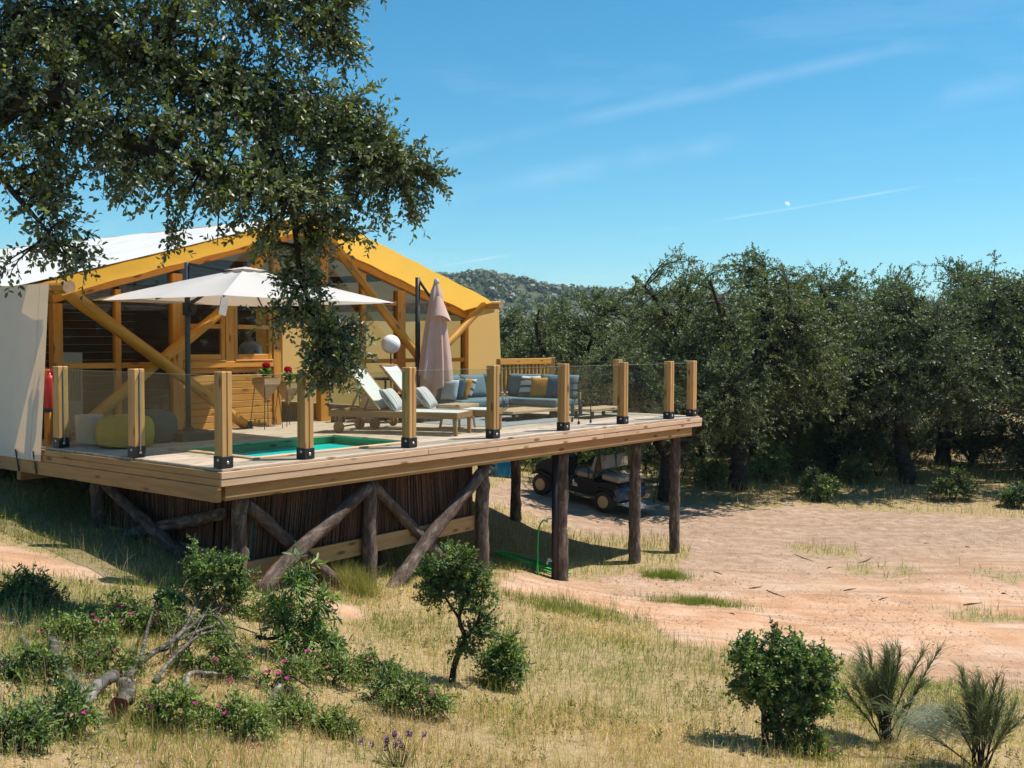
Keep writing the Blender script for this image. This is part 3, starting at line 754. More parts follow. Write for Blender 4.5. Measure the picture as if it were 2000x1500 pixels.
def crown(rg, lobes, skel, nsp, k, sl, L, Wd, cols, droop=0.0, sag=0.15, tw=(0.012, 0.003), shape='oval', up=0.9, shell=0.45, twseg=4, extent=(0.35, 1.0), spread=.95):
    """lobes: (centre, radii, number of branchlets). returns leaf arrays and twig arrays"""
    paths = []
    skel = np.asarray(skel)
    for (c, r, nb) in lobes:
        c = np.array(tuple(c), float); r = np.array(r if hasattr(r, '__len__') else (r, r, r), float)
        q = nrmz(rg.normal(size=(nb, 3))) * (rg.random((nb, 1)) ** shell)
        T = c + q * r
        d = np.linalg.norm(skel[None] - T[:, None], axis=2) + rg.random((nb, len(skel))) * 0.25 * r.mean()
        A = skel[np.argmin(d, 1)]
        ln = np.linalg.norm(T - A, axis=1, keepdims=True)
        B = A + (T - A) * 0.35 + np.array([0, 0, 1]) * ln * 0.12 + rg.normal(size=(nb, 3)) * ln * 0.10
        Cc = A + (T - A) * 0.75 + np.array([0, 0, 1]) * ln * 0.10 + rg.normal(size=(nb, 3)) * ln * 0.08
        T = T - np.array([0, 0, 1]) * ln * sag * rg.random((nb, 1))
        paths.append(bez(A, B, Cc, T, 8))
    P = np.concatenate(paths); n = len(P)
    rad = np.linspace(tw[0], tw[1], 8)[None] * (0.7 + 0.6 * rg.random((n, 1)))
    tv, tf = tube_arrays(P, rad, twseg)
    t = extent[0] + (extent[1] - extent[0]) * (np.arange(nsp)[None] + rg.random((n, nsp))) / nsp
    i = np.clip((t * 7).astype(int), 0, 6); f = (t * 7 - i)[..., None]
    ar = np.arange(n)[:, None]
    S = P[ar, i] * (1 - f) + P[ar, i + 1] * f; tan = nrmz(P[ar, i + 1] - P[ar, i])
    D = tan * 0.55 + rg.normal(size=S.shape) * 0.6 + np.array([0, 0, 0.15 - droop])
    S = S.reshape(-1, 3); D = nrmz(D.reshape(-1, 3)); ln = sl * (0.6 + 0.8 * rg.random(len(S)))
    E = S + D * ln[:, None]; E[:, 2] -= droop * ln ** 2
    sv, sf = tube_arrays(np.stack([S, (S + E) / 2 , E], 1), np.tile(np.array([[tw[1], tw[1] * .7, tw[1] * .4]]), (len(S), 1)), 3)
    lf = sprays(rg, S, D, ln, k, L, Wd, np.asarray(cols), droop, spread, shape, up)
    return lf, (np.concatenate([tv, sv]), np.concatenate([tf, sf + len(tv)]))
make_hills()
OAKC = np.array([[1.30, 1.5, 1.4]]) * np.array([(0.055, 0.070, 0.024), (0.070, 0.085, 0.028), (0.042, 0.056, 0.022), (0.095, 0.110, 0.034), (0.075, 0.085, 0.045), (0.15, 0.16, 0.04), (0.12, 0.125, 0.07)])  # brightest tones vary the green and put leaf highlights into the colour
FARC = np.array([[1.12, 1.25, 1.1]]) * np.array([(0.095, 0.108, 0.040), (0.118, 0.130, 0.048), (0.075, 0.088, 0.034), (0.150, 0.158, 0.060), (0.098, 0.106, 0.055)])
SHRUBC = 1.5 * np.array([(0.065, 0.11, 0.030), (0.085, 0.14, 0.035), (0.055, 0.095, 0.028), (0.12, 0.17, 0.04), (0.07, 0.11, 0.045), (0.19, 0.21, 0.05), (0.045, 0.065, 0.03)])
CISTC = 1.2 * np.array([(0.11, 0.16, 0.035), (0.15, 0.20, 0.045), (0.09, 0.13, 0.035), (0.18, 0.21, 0.05)])
def plant(name, label, cat, base, limbs, lobes, leaf, group=None, bark='oakbark', leafmat='leaf_soft', part='foliage', stem='stem', extra=None, seed=1, **kw):
    """limbs: list of (points, r0, r1) in local coordinates about base; lobes likewise"""
    rg = np.random.default_rng(seed)
    T = Matrix.Translation(Vector(base)); th = thing(name, label, cat, T, group)
    sk = []; tv, tf, o = [], [], 0
    for (pts, r0, r1) in limbs:
        m = 14; p = smooth_path(pts, m); sk.append(p[3:])
        v, f = tube_arrays(p[None], np.linspace(r0, r1, m)[None] * (1 + 0.08 * np.sin(np.arange(m) * 2.1))[None], 8)
        tv.append(v); tf.append(f + o); o += len(v)
    sk = np.concatenate(sk)
    (V, F, C), (bv, bf) = crown(rg, lobes, sk, seed and leaf['nsp'], leaf['k'], leaf['sl'], leaf['L'], leaf['W'], leaf['cols'], **kw)
    tv.append(bv); tf.append(bf + o)
    sm = np_mesh(stem, np.concatenate(tv), np.concatenate(tf), bark, None, True)
    link_mesh(stem, sm, th)
    link_mesh(part, np_mesh(part, V, F, leafmat, C), th)
    return th

# ------------------------------------------------------------------ timber deck
deck = thing('timber_deck', 'raised pine deck on bark-covered log stilts with plunge pool cut into its boards', 'deck', DECK)
PU0, PU1, PV0, PV1 = 0.78, 3.34, 0.47, 2.02          # pool opening
DU1 = 10.28
def make_deck():
    rg = random.Random(4)
    w, gap = 0.138, 0.006
    v = -0.03
    while v < 4.5:
        va, vb = v, v + w
        segs = [(-0.03, DU1)]
        if vb > PV0 and va < PV1: segs = [(-0.03, PU0), (PU1, DU1)]
        for (a, b) in segs:
            cuts = [a]
            x = a
            while b - x > 4.4:
                x += rg.uniform(2.4, 3.6); cuts.append(x)
            cuts.append(b)
            for c0, c1 in zip(cuts, cuts[1:]):
                vm = (va + vb) / 2
                if vb > PV0 and va < PV1 and (va < PV0 or vb > PV1):
                    pass
                beam('deck_board', deck, (c0 + 0.002, vm, -0.014 + rg.uniform(-.0015, .0015)), (c1 - 0.002, vm, -0.014), w, 0.028, 'deck', 0.003)
        v += w + gap
    # pool coping
    for (p0, p1) in (((PU0 - .05, PV0 + .0, .006), (PU1 + .05, PV0, .006)), ((PU0 - .05, PV1, .006), (PU1 + .05, PV1, .006))):
        beam('pool_coping', deck, p0, p1, 0.10, 0.03, 'fascia', 0.004)
    for (p0, p1) in (((PU0, PV0 + .052, .006), (PU0, PV1 - .052, .006)), ((PU1, PV0 + .052, .006), (PU1, PV1 - .052, .006))):
        beam('pool_coping', deck, p0, p1, 0.10, 0.03, 'fascia', 0.004)
    # fascia boards
    for k, (za, zb) in enumerate(((-0.030, -0.1), (-0.104, -0.178))):
        zc, h = (za + zb) / 2, za - zb
        o = 0.0 if k == 0 else 0.006
        x = -0.062
        for x1 in (3.05 + k * 1.4, 6.6 + k * 0.5, DU1 + .03):
            beam('fascia_board', deck, (x, -0.047 + o, zc), (x1 - 0.003, -0.047 + o, zc), 0.030, h, 'fascia', 0.004); x = x1
        y = -0.03
        for y1 in (3.1 + k * .9, 7.4, 14.0):
            beam('fascia_board', deck, (-0.047 + o, y, zc), (-0.047 + o, y1 - .003, zc), 0.030, h, 'beam', 0.004); y = y1
        beam('fascia_board', deck, (DU1 + .016 - o, -0.03, zc), (DU1 + .016 - o, 4.4, zc), 0.030, h, 'fascia', 0.004)
    beam('edge_beam', deck, (0.075, 0.10, -0.265), (DU1 - 0.12, 0.10, -0.265), 0.075, 0.17, 'beam', 0.005)
    beam('edge_beam', deck, (-0.03, 0.03, -0.265), (-0.03, 14.0, -0.265), 0.07, 0.168, 'beam', 0.005)
    beam('edge_beam', deck, (DU1 - 0.15, 0.15, -0.265), (DU1 - .15, 4.3, -0.265), 0.075, 0.17, 'beam', 0.005)
    for i in range(17):
        u = 0.3 + i * 0.62
        for (a, b) in ([(0.145, 4.4)] if not (PU0 - .1 < u < PU1 + .1) else [(0.145, PV0 - .08), (PV1 + .08, 4.4)]):
            beam('joist', deck, (u, a, -0.25), (u, b, -0.25), 0.05, 0.13, 'beam', 0)
    beam('edge_beam', deck, (0.02, 4.3, -0.40), (DU1 - .2, 4.3, -0.40), 0.09, 0.16, 'beam', 0.004)
    # stilts
    st = [(0.40, 0.25, -1.75, .085), (2.32, 0.24, -2.15, .09), (4.50, 0.26, -2.3, .095), (6.47, .30, -2.85, .105), (8.62, .30, -2.9, .10), (10.0, .30, -2.95, .095),
          (0.34, 2.95, -1.7, .085), (9.40, 3.5, -2.8, .10), (6.9, 3.9, -2.7, .10), (3.05, 0.75, -2.3, .07), (0.4, 5.6, -1.8, .09), (4.5, 4.1, -2.4, .09), (0.4, 8.5, -1.8, .09), (6.9, 7.5, -2.7, .1), (9.0, 8.5, -2.7, .1), (2.4, 5.6, -2.0, .09)]
    for i, (u, v, zb, r) in enumerate(st):
        log('log_stilt', deck, (u, v, zb), (u + random.uniform(-.02, .02), v, -0.345), r * 1.03, r * .95, 'bark', 0.012, 12, 18, seed=20 + i, knots=7)
    br = [((2.24, 0.20, -.42), (0.50, 0.10, -1.42), .085), ((0.50, 0.32, -.48), (2.25, 0.26, -1.88), .075), ((2.45, 0.33, -.46), (3.75, 0.33, -1.60), .072), ((4.40, .21, -.45), (2.42, 0.12, -1.90), .085),
          ((0.36, 2.8, -.42), (.30, 0.55, -1.35), .075), ((0.30, 0.45, -.55), (.42, 2.85, -1.12), .075)]
    for i, (a, b, r) in enumerate(br):
        log('log_brace', deck, a, b, r * .9, r * 1.1, 'bark', 0.02, 12, 18, seed=60 + i, knots=9)
    # skirting boards
    beam('skirting_board', deck, (0.52, 0.335, -1.20), (4.40, 0.335, -1.18), 0.035, 0.20, 'beam', 0.004)
    beam('skirting_board', deck, (0.44, 0.45, -1.10), (0.44, 2.9, -1.06), 0.035, 0.18, 'beam', 0.004)
    # reed screens: hundreds of thin canes, joined
    rgn = np.random.default_rng(5)
    for nm, p0, p1 in (('reed_screen', np.array([0.50, 0.375, 0]), np.array([4.42, 0.375, 0])), ('reed_screen', np.array([0.50, 0.47, 0]), np.array([0.50, 2.95, 0]))):
        L = np.linalg.norm(p1 - p0); n = int(L / 0.0165); s = (np.arange(n) + rgn.random(n) * .8) / n
        d = (p1 - p0) / L
        lean = 0.10 * np.sin(s * L * 2.1 + 1) + rgn.normal(size=n) * 0.02
        if L > 3: lean = lean - 0.22 * np.clip(1.6 - s * L, 0, 1)
        top = p0 + d * (s * L)[:, None]; bot = top + d * lean[:, None]
        top[:, 2] = -0.20; bot[:, 2] = -1.25 + rgn.normal(size=n) * 0.01
        off = np.cross(d, [0, 0, 1]) * (rgn.normal(size=n) * 0.006)[:, None]
        mid = (top + bot) / 2 + rgn.normal(size=(n, 3)) * 0.004
        V, F = tube_arrays(np.stack([top + off, mid + off, bot + off], 1), np.full((n, 3), 0.0085) * (0.7 + .6 * rgn.random((n, 1))), 5)
        o = link_mesh(nm, np_mesh(nm, V, F, 'reed_var', np.repeat(0.45 + rgn.random((n, 1)) * np.ones((1, 3)), 15, 0), True), deck); o['kind'] = 'stuff'
    # pool shell and water
    m = MB(); zb, t_ = -1.15, 0.05
    u0, u1, v0, v1 = PU0 - .03, PU1 + .03, PV0 - .03, PV1 + .03
    m.box(((u0 + u1) / 2, (v0 + v1) / 2, zb), (u1 - u0, v1 - v0, 0.06)); m.build('pool_floor', 'pool_floor', deck)
    for k in range(9):
        z = -0.012 - 0.065 - k * 0.125
        mt = 'pool_wall' if k < 2 else 'pool_floor'
        beam('pool_wall_board', deck, (u0, v0 + .0, z), (u1, v0, z), t_, 0.121, mt, 0.004)
        beam('pool_wall_board', deck, (u0, v1, z), (u1, v1, z), t_, 0.121, mt, 0.004)
        beam('pool_wall_board', deck, (u0, v0 + .027, z), (u0, v1 - .027, z), t_, 0.121, mt, 0.004)
        beam('pool_wall_board', deck, (u1, v0 + .027, z), (u1, v1 - .027, z), t_, 0.121, mt, 0.004)
    MB().box(((u0 + 4.40) / 2, 0.402, -.75), (4.40 - u0, .012, .9)).build('screen_backing', 'reed', deck); MB().box((u0 - .06, 1.7, -.75), (.012, 2.4, .9)).build('screen_backing', 'reed', deck)  # added dark backing sheets, hiding pool walls and lit gaps behind the reeds
    m = MB().sheet(lambda a, b: (u0 + (u1 - u0) * a, v0 + (v1 - v0) * b, -0.105), 2, 2)
    o = m.build('pool_water', 'water', deck)
def M_reed():
    t = NT('reed_cane'); a = t.node('ShaderNodeAttribute', attribute_name='Col')
    f = t.noise(t.coord((6, 6, 1.5), rand=False), 9, 4)
    c = t.ramp(f, [(0.3, (0.075, 0.034, 0.020)), (0.7, (0.17, 0.085, 0.052))])
    return t.end(t.bsdf(t.mix(1.0, c, a.outputs['Color'], 'MULTIPLY'), 0.7, 0, 0.3))
MAT['reed_var'] = M_reed()
make_deck()

# ------------------------------------------------------------------ glass railings
PW = 0.132
def post_at(th, u, v, h=1.0, faces=((0, -1), (-1, 0))):
    """laminated post with black steel shoe; origin at its foot, grain along local x (up)"""
    M = Matrix.Translation((u, v, 0)) @ Matrix(((0, 0, -1, 0), (0, 1, 0, 0), (1, 0, 0, 0), (0, 0, 0, 1)))
    me = BEAMS.get(('post', h))
    if me is None:
        b = MB()
        for s in (-1, 1):
            bb = MB().box((h / 2 + .02, 0, s * (PW / 4 + .0014)), (h - .04, PW, PW / 2 - .0028)).bevel(0.007)
            tmp = bb.mesh('tmp', 'post'); b.bm.from_mesh(tmp)
        me = b.mesh('post', 'post'); BEAMS[('post', h)] = me
    fr = FR[th.name]
    p = link_mesh('post', me, th, fr @ M, fr)
    sh = BEAMS.get('shoe')
    if sh is None:
        s = MB(); t = 0.006; w = PW + 2 * t
        s.box((0, 0, 0.066), (w, w, 0.124)).bevel(0.003); sh = s.mesh('metal_shoe', 'black'); BEAMS['shoe'] = sh
        b = MB().lathe([(0.0, 0.0), (0.018, 0.0), (0.0165, 0.006), (0.007, 0.010), (0, 0.010)], 12); BEAMS['bolt'] = b.mesh('bolt', 'steel', True)
    link_mesh('metal_shoe', sh, p, fr @ Matrix.Translation((u, v, 0)), fr)
    for (fx, fy) in faces:
        q = Vector((fx, fy, 0)); side = Vector((-fy, fx, 0)); rot = q.to_track_quat('Z', 'Y').to_matrix().to_4x4()
        for (a, z) in (((0.0, 0.06),) if fy else ((0.012, 0.088),)):
            c = Vector((u, v, z)) + q * (PW / 2 + .0062) + side * a
            link_mesh('bolt', BEAMS['bolt'], p, fr @ Matrix.Translation(c) @ rot, fr)
    return p
def pane(th, a, b, z0=0.09, z1=0.955, strip=False):
    a, b = Vector(a), Vector(b); d = (b - a).normalized(); a2, b2 = a + d * (PW / 2 + .012), b - d * (PW / 2 + .012)
    c = (a2 + b2) / 2; L = (b2 - a2).length
    rot = Matrix.Rotation(math.atan2(d.y, d.x), 4, 'Z')
    MB().box((c.x, c.y, (z0 + z1) / 2), (L, 0.010, z1 - z0), rot).build('glass_pane', 'glass', th)
    MB().box((c.x, c.y, z1 + .0035), (L, 0.011, .0035), rot).build('glass_edge', 'glass_edge', th)
    for q in (a + d * (PW / 2 + .006), b - d * (PW / 2 + .006)) if strip else ():
        MB().box((q.x, q.y, (z0 + z1) / 2), (0.010, 0.012, z1 - z0 + .01), rot).build('glazing_strip', 'steel', th)
FU = [0.05, 1.15, 2.82, 4.47, 6.14, 7.80, 9.30, 10.12]; PVF = 0.055
rail = thing('glass_railing', 'long glass railing with squared pine posts in black shoes along the front deck edge', 'railing', DECK)
for i, u in enumerate(FU): post_at(rail, u, PVF)
for a, b in zip(FU, FU[1:]): pane(rail, (a, PVF, 0), (b, PVF, 0))
rail2 = thing('glass_railing', 'short glass railing of two posts beside the poufs and red fire extinguisher', 'railing', DECK)
for v in (1.645, 3.29): post_at(rail2, 0.05, v)
pane(rail2, (.05, PVF, 0), (.05, 1.645, 0), strip=True); pane(rail2, (.05, 1.645, 0), (.05, 3.29, 0), strip=True)
rail3 = thing('glass_railing', 'glass railing closing the far end of the deck beside the slatted wooden balustrade', 'railing', DECK)
post_at(rail3, 10.12, 1.62, faces=((1, 0),))
pane(rail3, (10.12, PVF, 0), (10.12, 1.62, 0)); pane(rail3, (10.12, 1.62, 0), (10.12, 3.17, 0))
bal = thing('wooden_balustrade', 'honey coloured slatted wooden balustrade behind the blue sofa', 'balustrade', DECK)
beam('post', bal, (10.12, 3.17, 0), (10.12, 3.17, 1.02), 0.12, 0.12, 'post')
beam('handrail', bal, (8.45, 3.17, .955), (10.06, 3.17, .955), 0.10, 0.11, 'siding')
beam('bottom_rail', bal, (8.45, 3.17, .14), (10.06, 3.17, .14), 0.06, 0.08, 'siding')
for i in range(13): beam('baluster', bal, (8.55 + i * .121, 3.17, .18), (8.55 + i * .121, 3.17, .90), .045, .03, 'siding', 0.003, up=(0, 1, 0))

# ------------------------------------------------------------------ safari tent
tent = thing('safari_tent', 'large safari lodge tent with white canvas roof, mustard awning and honey pine glazed front', 'tent', DECK)
TC = 4.5
def rz(u): return 3.27 - abs(u - TC) * (3.27 - 2.05) / 4.25
def make_tent():
    V0, VB = 4.06, 14.5
    FV = 4.2                                    # facade plane
    rg = random.Random(9)
    def roof(side):
        def fn(a, b):
            u = TC + side * ((4.46 if side < 0 else 4.40) * a); v = V0 + (VB - V0) * b
            sag = -0.03 * math.sin(math.pi * a) - 0.018 * (0.5 - 0.5 * math.cos(b * (VB - V0) * 2 * math.pi / 1.7)) * math.sin(math.pi * min(1, a * 1.1))
            ruf = 0.012 * math.sin(b * 46 + a * 3) * (0.3 + a)
            return (u, v, rz(u) + 0.04 + sag + ruf)
        return fn
    for s in (-1, 1):
        MB().sheet(roof(s), 28, 120).build('roof_canvas', 'canvas_white', tent, smooth=True)
    # mustard awning in front of the glazed gable, a sheet each side
    def awn(side):
        back = 0.0 if side < 0 else 0.19
        drop = 0.155 if side < 0 else 0.0
        def fn(a, b):
            u = TC + side * (4.30 * a); v = 4.14 - 0.66 * b
            z = rz(u) + 0.012 - drop * b ** 1.3 - back * (1 - b) - 0.02 * math.sin(math.pi * b) * math.sin(math.pi * a)
            if a > 0.93: z -= (a - 0.93) * (0.9 if side > 0 else .35) * b
            return (u, v, z + 0.006 * math.sin(a * 37 + b * 2))
        return fn
    for s in (-1, 1):
        MB().sheet(awn(s), 40, 10).build('awning', 'canvas_yellow', tent, smooth=True)
    # side walls of canvas, flared outwards at the foot, with a front flap
    def wall(side):
        def fn(a, b):
            v = (3.55 - .03 * b) + (VB - 3.66) * a
            fl = 0.05 * math.sin(a * 23.0) * b
            if side < 0:
                u = 0.06 + (-0.092 - 0.06) * b - 0.008 * math.sin(a * 60) * b; z = 2.02 + (-0.16 - 2.035) * b
            else:
                u = 8.74 + 0.14 * b + fl * .3; z = 2.05 + (-0.03 - 2.05) * b
                v = 3.40 + (VB - 3.40) * a
            return (u, v, z)
        return fn
    for s in (-1, 1):
        MB().sheet(wall(s), 90, 14).build('side_wall', 'canvas_wall' if s < 0 else 'canvas_tan', tent, smooth=True)
    MB().sheet(lambda a, b: (0.2 + 8.6 * a, VB - .01, -0.1 + b * (rz(0.2 + 8.6 * a) + .1)), 20, 6).build('back_wall', 'canvas_wall', tent)
    for v in (3.68, 4.12):
        beam('strap', tent, (-0.105, v, -0.06), (-0.075, v - .02, -0.34), 0.028, 0.006, 'black', 0, up=(1, 0, 0))
    # round ridge and eave logs
    log('ridge_log', tent, (TC, 3.46, 3.22), (TC, 14.3, 3.22), .085, .085, 'log', 0.004, seed=1, knots=0, endmat='logend')
    log('eave_log', tent, (0.30, 3.50, 1.985), (0.36, 14.3, 1.93), .088, .085, 'log', 0.004, seed=2, knots=0, endmat='logend')
    log('eave_log', tent, (8.70, 3.30, 2.02), (8.70, 14.3, 2.0), .075, .08, 'log', 0.004, seed=3, knots=0, endmat='logend')
    # big diagonal logs
    BR = [((0.30, 3.66, 1.97), (3.28, 3.93, 0.07), .088, .075), ((0.66, 3.98, 0.13), (3.10, 3.90, 1.93), .08, .075),
          ((4.86, 3.92, 3.10), (8.16, 3.92, 0.10), .072, .080), ((6.05, 3.80, 0.09), (8.60, 3.62, 2.02), .070, .066), ((4.2, 3.96, 3.08), (3.15, 3.96, 2.1), .07, .07)]
    for i, (a, b, r0, r1) in enumerate(BR):
        log('log_brace', tent, a, b, r0, r1, 'log', 0.010, 16, 24, seed=90 + i, knots=10, endmat='logend')
    for (u, v, a) in ((0.60, 3.98, 0), (3.33, 3.93, 1), (8.2, 3.92, 1), (6.0, 3.8, 0)):
        m = MB()
        m.box((u, v - .055, .055), (.13, .012, .11)).box((u, v + .055, .055), (.13, .012, .11)).box((u, v, .008), (.15, .15, .012))
        m.cyl((u, v - .075, .065), (u, v + .075, .065), .012, 8); m.build('log_shoe', 'black', tent)
    b0 = Vector((2.06, 3.80, 0.88)); MB().lathe([(0, 0), (.02, 0), (.018, .008), (0, .012)], 10, b0, Vector((0, -1, 0)).to_track_quat('Z', 'Y').to_matrix()).build('bolt', 'steel', tent)
    # ---- glazed timber front
    def fp(name, u, z0, z1, w=0.11, d=0.10, v=FV, mat='honey'): return beam(name, tent, (u, v, z0), (u, v, z1), w, d, mat, .006, up=(0, 1, 0))
    def fr(name, u0, u1, z, h=0.10, d=0.09, v=FV, mat='honey'): return beam(name, tent, (u0, v, z), (u1, v, z), d, h, mat, .006)
    gz = lambda u: rz(u) - 0.30
    fp('frame_post', 0.49, 0, gz(.49) - .02, .13, .13); fp('frame_post', 8.69, 0, gz(8.69) - .02, .10, .13)
    fp('frame_post', 1.365, 0, gz(1.365) - .05, .085, .09); fp('frame_post', 2.295, 0, gz(2.295) - .05, .17, .12)
    fp('frame_post', 4.10, 0, gz(4.10) - .05, .15, .12); fp('frame_post', 5.08, 0, gz(5.08) - .05, .17, .12)
    fp('frame_post', 5.995, 0.10, gz(5.995) - .05, .10, .09); fp('frame_post', 6.905, 0, gz(6.905) - .05, .20, .12)
    fp('frame_post', 3.205, 0.9, 2.0, .15, .10)
    for (a, b) in ((0.42, TC), (TC, 8.74)):
        beam('gable_beam', tent, (a, FV, gz(a) + .06), (b, FV, gz(b) + .06), .11, .125, 'honey')
    for (a, b) in ((0.56, 1.32), (1.41, 2.21)): fr('frame_rail', a, b, 0.975, .075, .10)
    fr('frame_rail', 2.385, 4.02, 0.965, .095, .13); fr('frame_rail', 2.385, 4.02, 2.05, .13, .11); fr('frame_rail', 4.18, 4.99, 2.05, .12, .10)
    fr('frame_rail', 5.17, 5.94, 2.0, .085, .08); fr('frame_rail', 6.05, 6.80, 2.0, .085, .08)
    fr('frame_rail', 5.17, 5.94, 0.98, .075, .10); fr('frame_rail', 6.05, 6.80, 0.98, .075, .10); fr('frame_rail', 7.01, 8.64, 0.98, .075, .10)
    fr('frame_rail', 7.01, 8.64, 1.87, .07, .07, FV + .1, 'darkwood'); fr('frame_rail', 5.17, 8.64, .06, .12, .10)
    fr('frame_rail', .56, 2.21, .06, .12, .10)
    # dark recess rail over the siding
    fr('frame_rail', 2.385, 4.02, 0.875, .085, .06, FV + .02)
    for k in range(8): fr('siding_board', 2.385, 4.02, 0.052 + k * 0.1005, .096, .03 + (k % 2) * .002, FV - .02, 'siding')
    # sash windows over the siding
    for (a, b) in ((2.385, 3.13), (3.28, 4.02)):
        s = 'sash'
        fp(s, a + .04, 1.03, 1.98, .07, .06, FV - .01); fp(s, b - .04, 1.03, 1.98, .07, .06, FV - .01)
        fr(s, a + .077, b - .077, 1.075, .085, .06, FV - .01); fr(s, a + .077, b - .077, 1.535, .065, .055, FV - .02)
        fr('window_sill', a + .01, b - .01, 1.022, .02, .11, FV - .02)
        MB().box(((a + b) / 2, FV + .005, 1.53), (b - a - .15, .006, .86)).build('window_pane', 'window', tent)
    # large panes
    def pn(u0, u1, z0):
        m = MB(); v = FV + .01
        t0, t1 = gz(u0) + .0, gz(u1) + .0
        pts = [(u0, z0), (u1, z0), (u1, t1)] + ([(TC, gz(TC))] if u0 < TC < u1 else []) + [(u0, t0)]
        m.prism(pts, v - .003, v + .003); m.build('window_pane', 'window', tent)
    pn(.555, 1.322, 1.012); pn(1.408, 2.21, 1.012); pn(2.38, 4.03, 2.115)
    pn(5.165, 5.945, 2.043); pn(6.045, 6.805, 2.043); pn(7.005, 8.64, 1.018); pn(4.175, 4.995, 2.11)
    for (a, b) in ((.555, 1.322), (1.408, 2.21), (5.165, 5.945), (6.045, 6.805), (7.005, 8.64)):
        MB().box(((a + b) / 2, FV + .01, .53), (b - a, .006, .81)).build('window_pane', 'window', tent)
    for (a, b) in ((5.165, 5.945), (6.045, 6.805)):
        MB().box(((a + b) / 2, FV + .01, 1.49), (b - a, .006, .93)).build('window_pane', 'window', tent)
    # inside: plank floor, dark panelled partition
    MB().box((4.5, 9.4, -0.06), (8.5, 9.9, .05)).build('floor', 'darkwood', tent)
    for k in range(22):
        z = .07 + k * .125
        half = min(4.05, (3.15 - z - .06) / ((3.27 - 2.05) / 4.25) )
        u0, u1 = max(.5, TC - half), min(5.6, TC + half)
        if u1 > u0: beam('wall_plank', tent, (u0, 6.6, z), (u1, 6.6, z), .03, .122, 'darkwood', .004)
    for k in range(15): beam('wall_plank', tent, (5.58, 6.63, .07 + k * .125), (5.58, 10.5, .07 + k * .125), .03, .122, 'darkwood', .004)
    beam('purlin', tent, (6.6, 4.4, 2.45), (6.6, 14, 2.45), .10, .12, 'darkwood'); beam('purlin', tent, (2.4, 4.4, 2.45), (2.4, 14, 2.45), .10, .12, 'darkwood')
    MB().sheet(lambda a, b: (5.6 + 3.1 * a, 9.6, 0 + b * (rz(5.6 + 3.1 * a) - .1)), 6, 6).build('inner_wall', 'canvas_tan', tent)
make_tent()

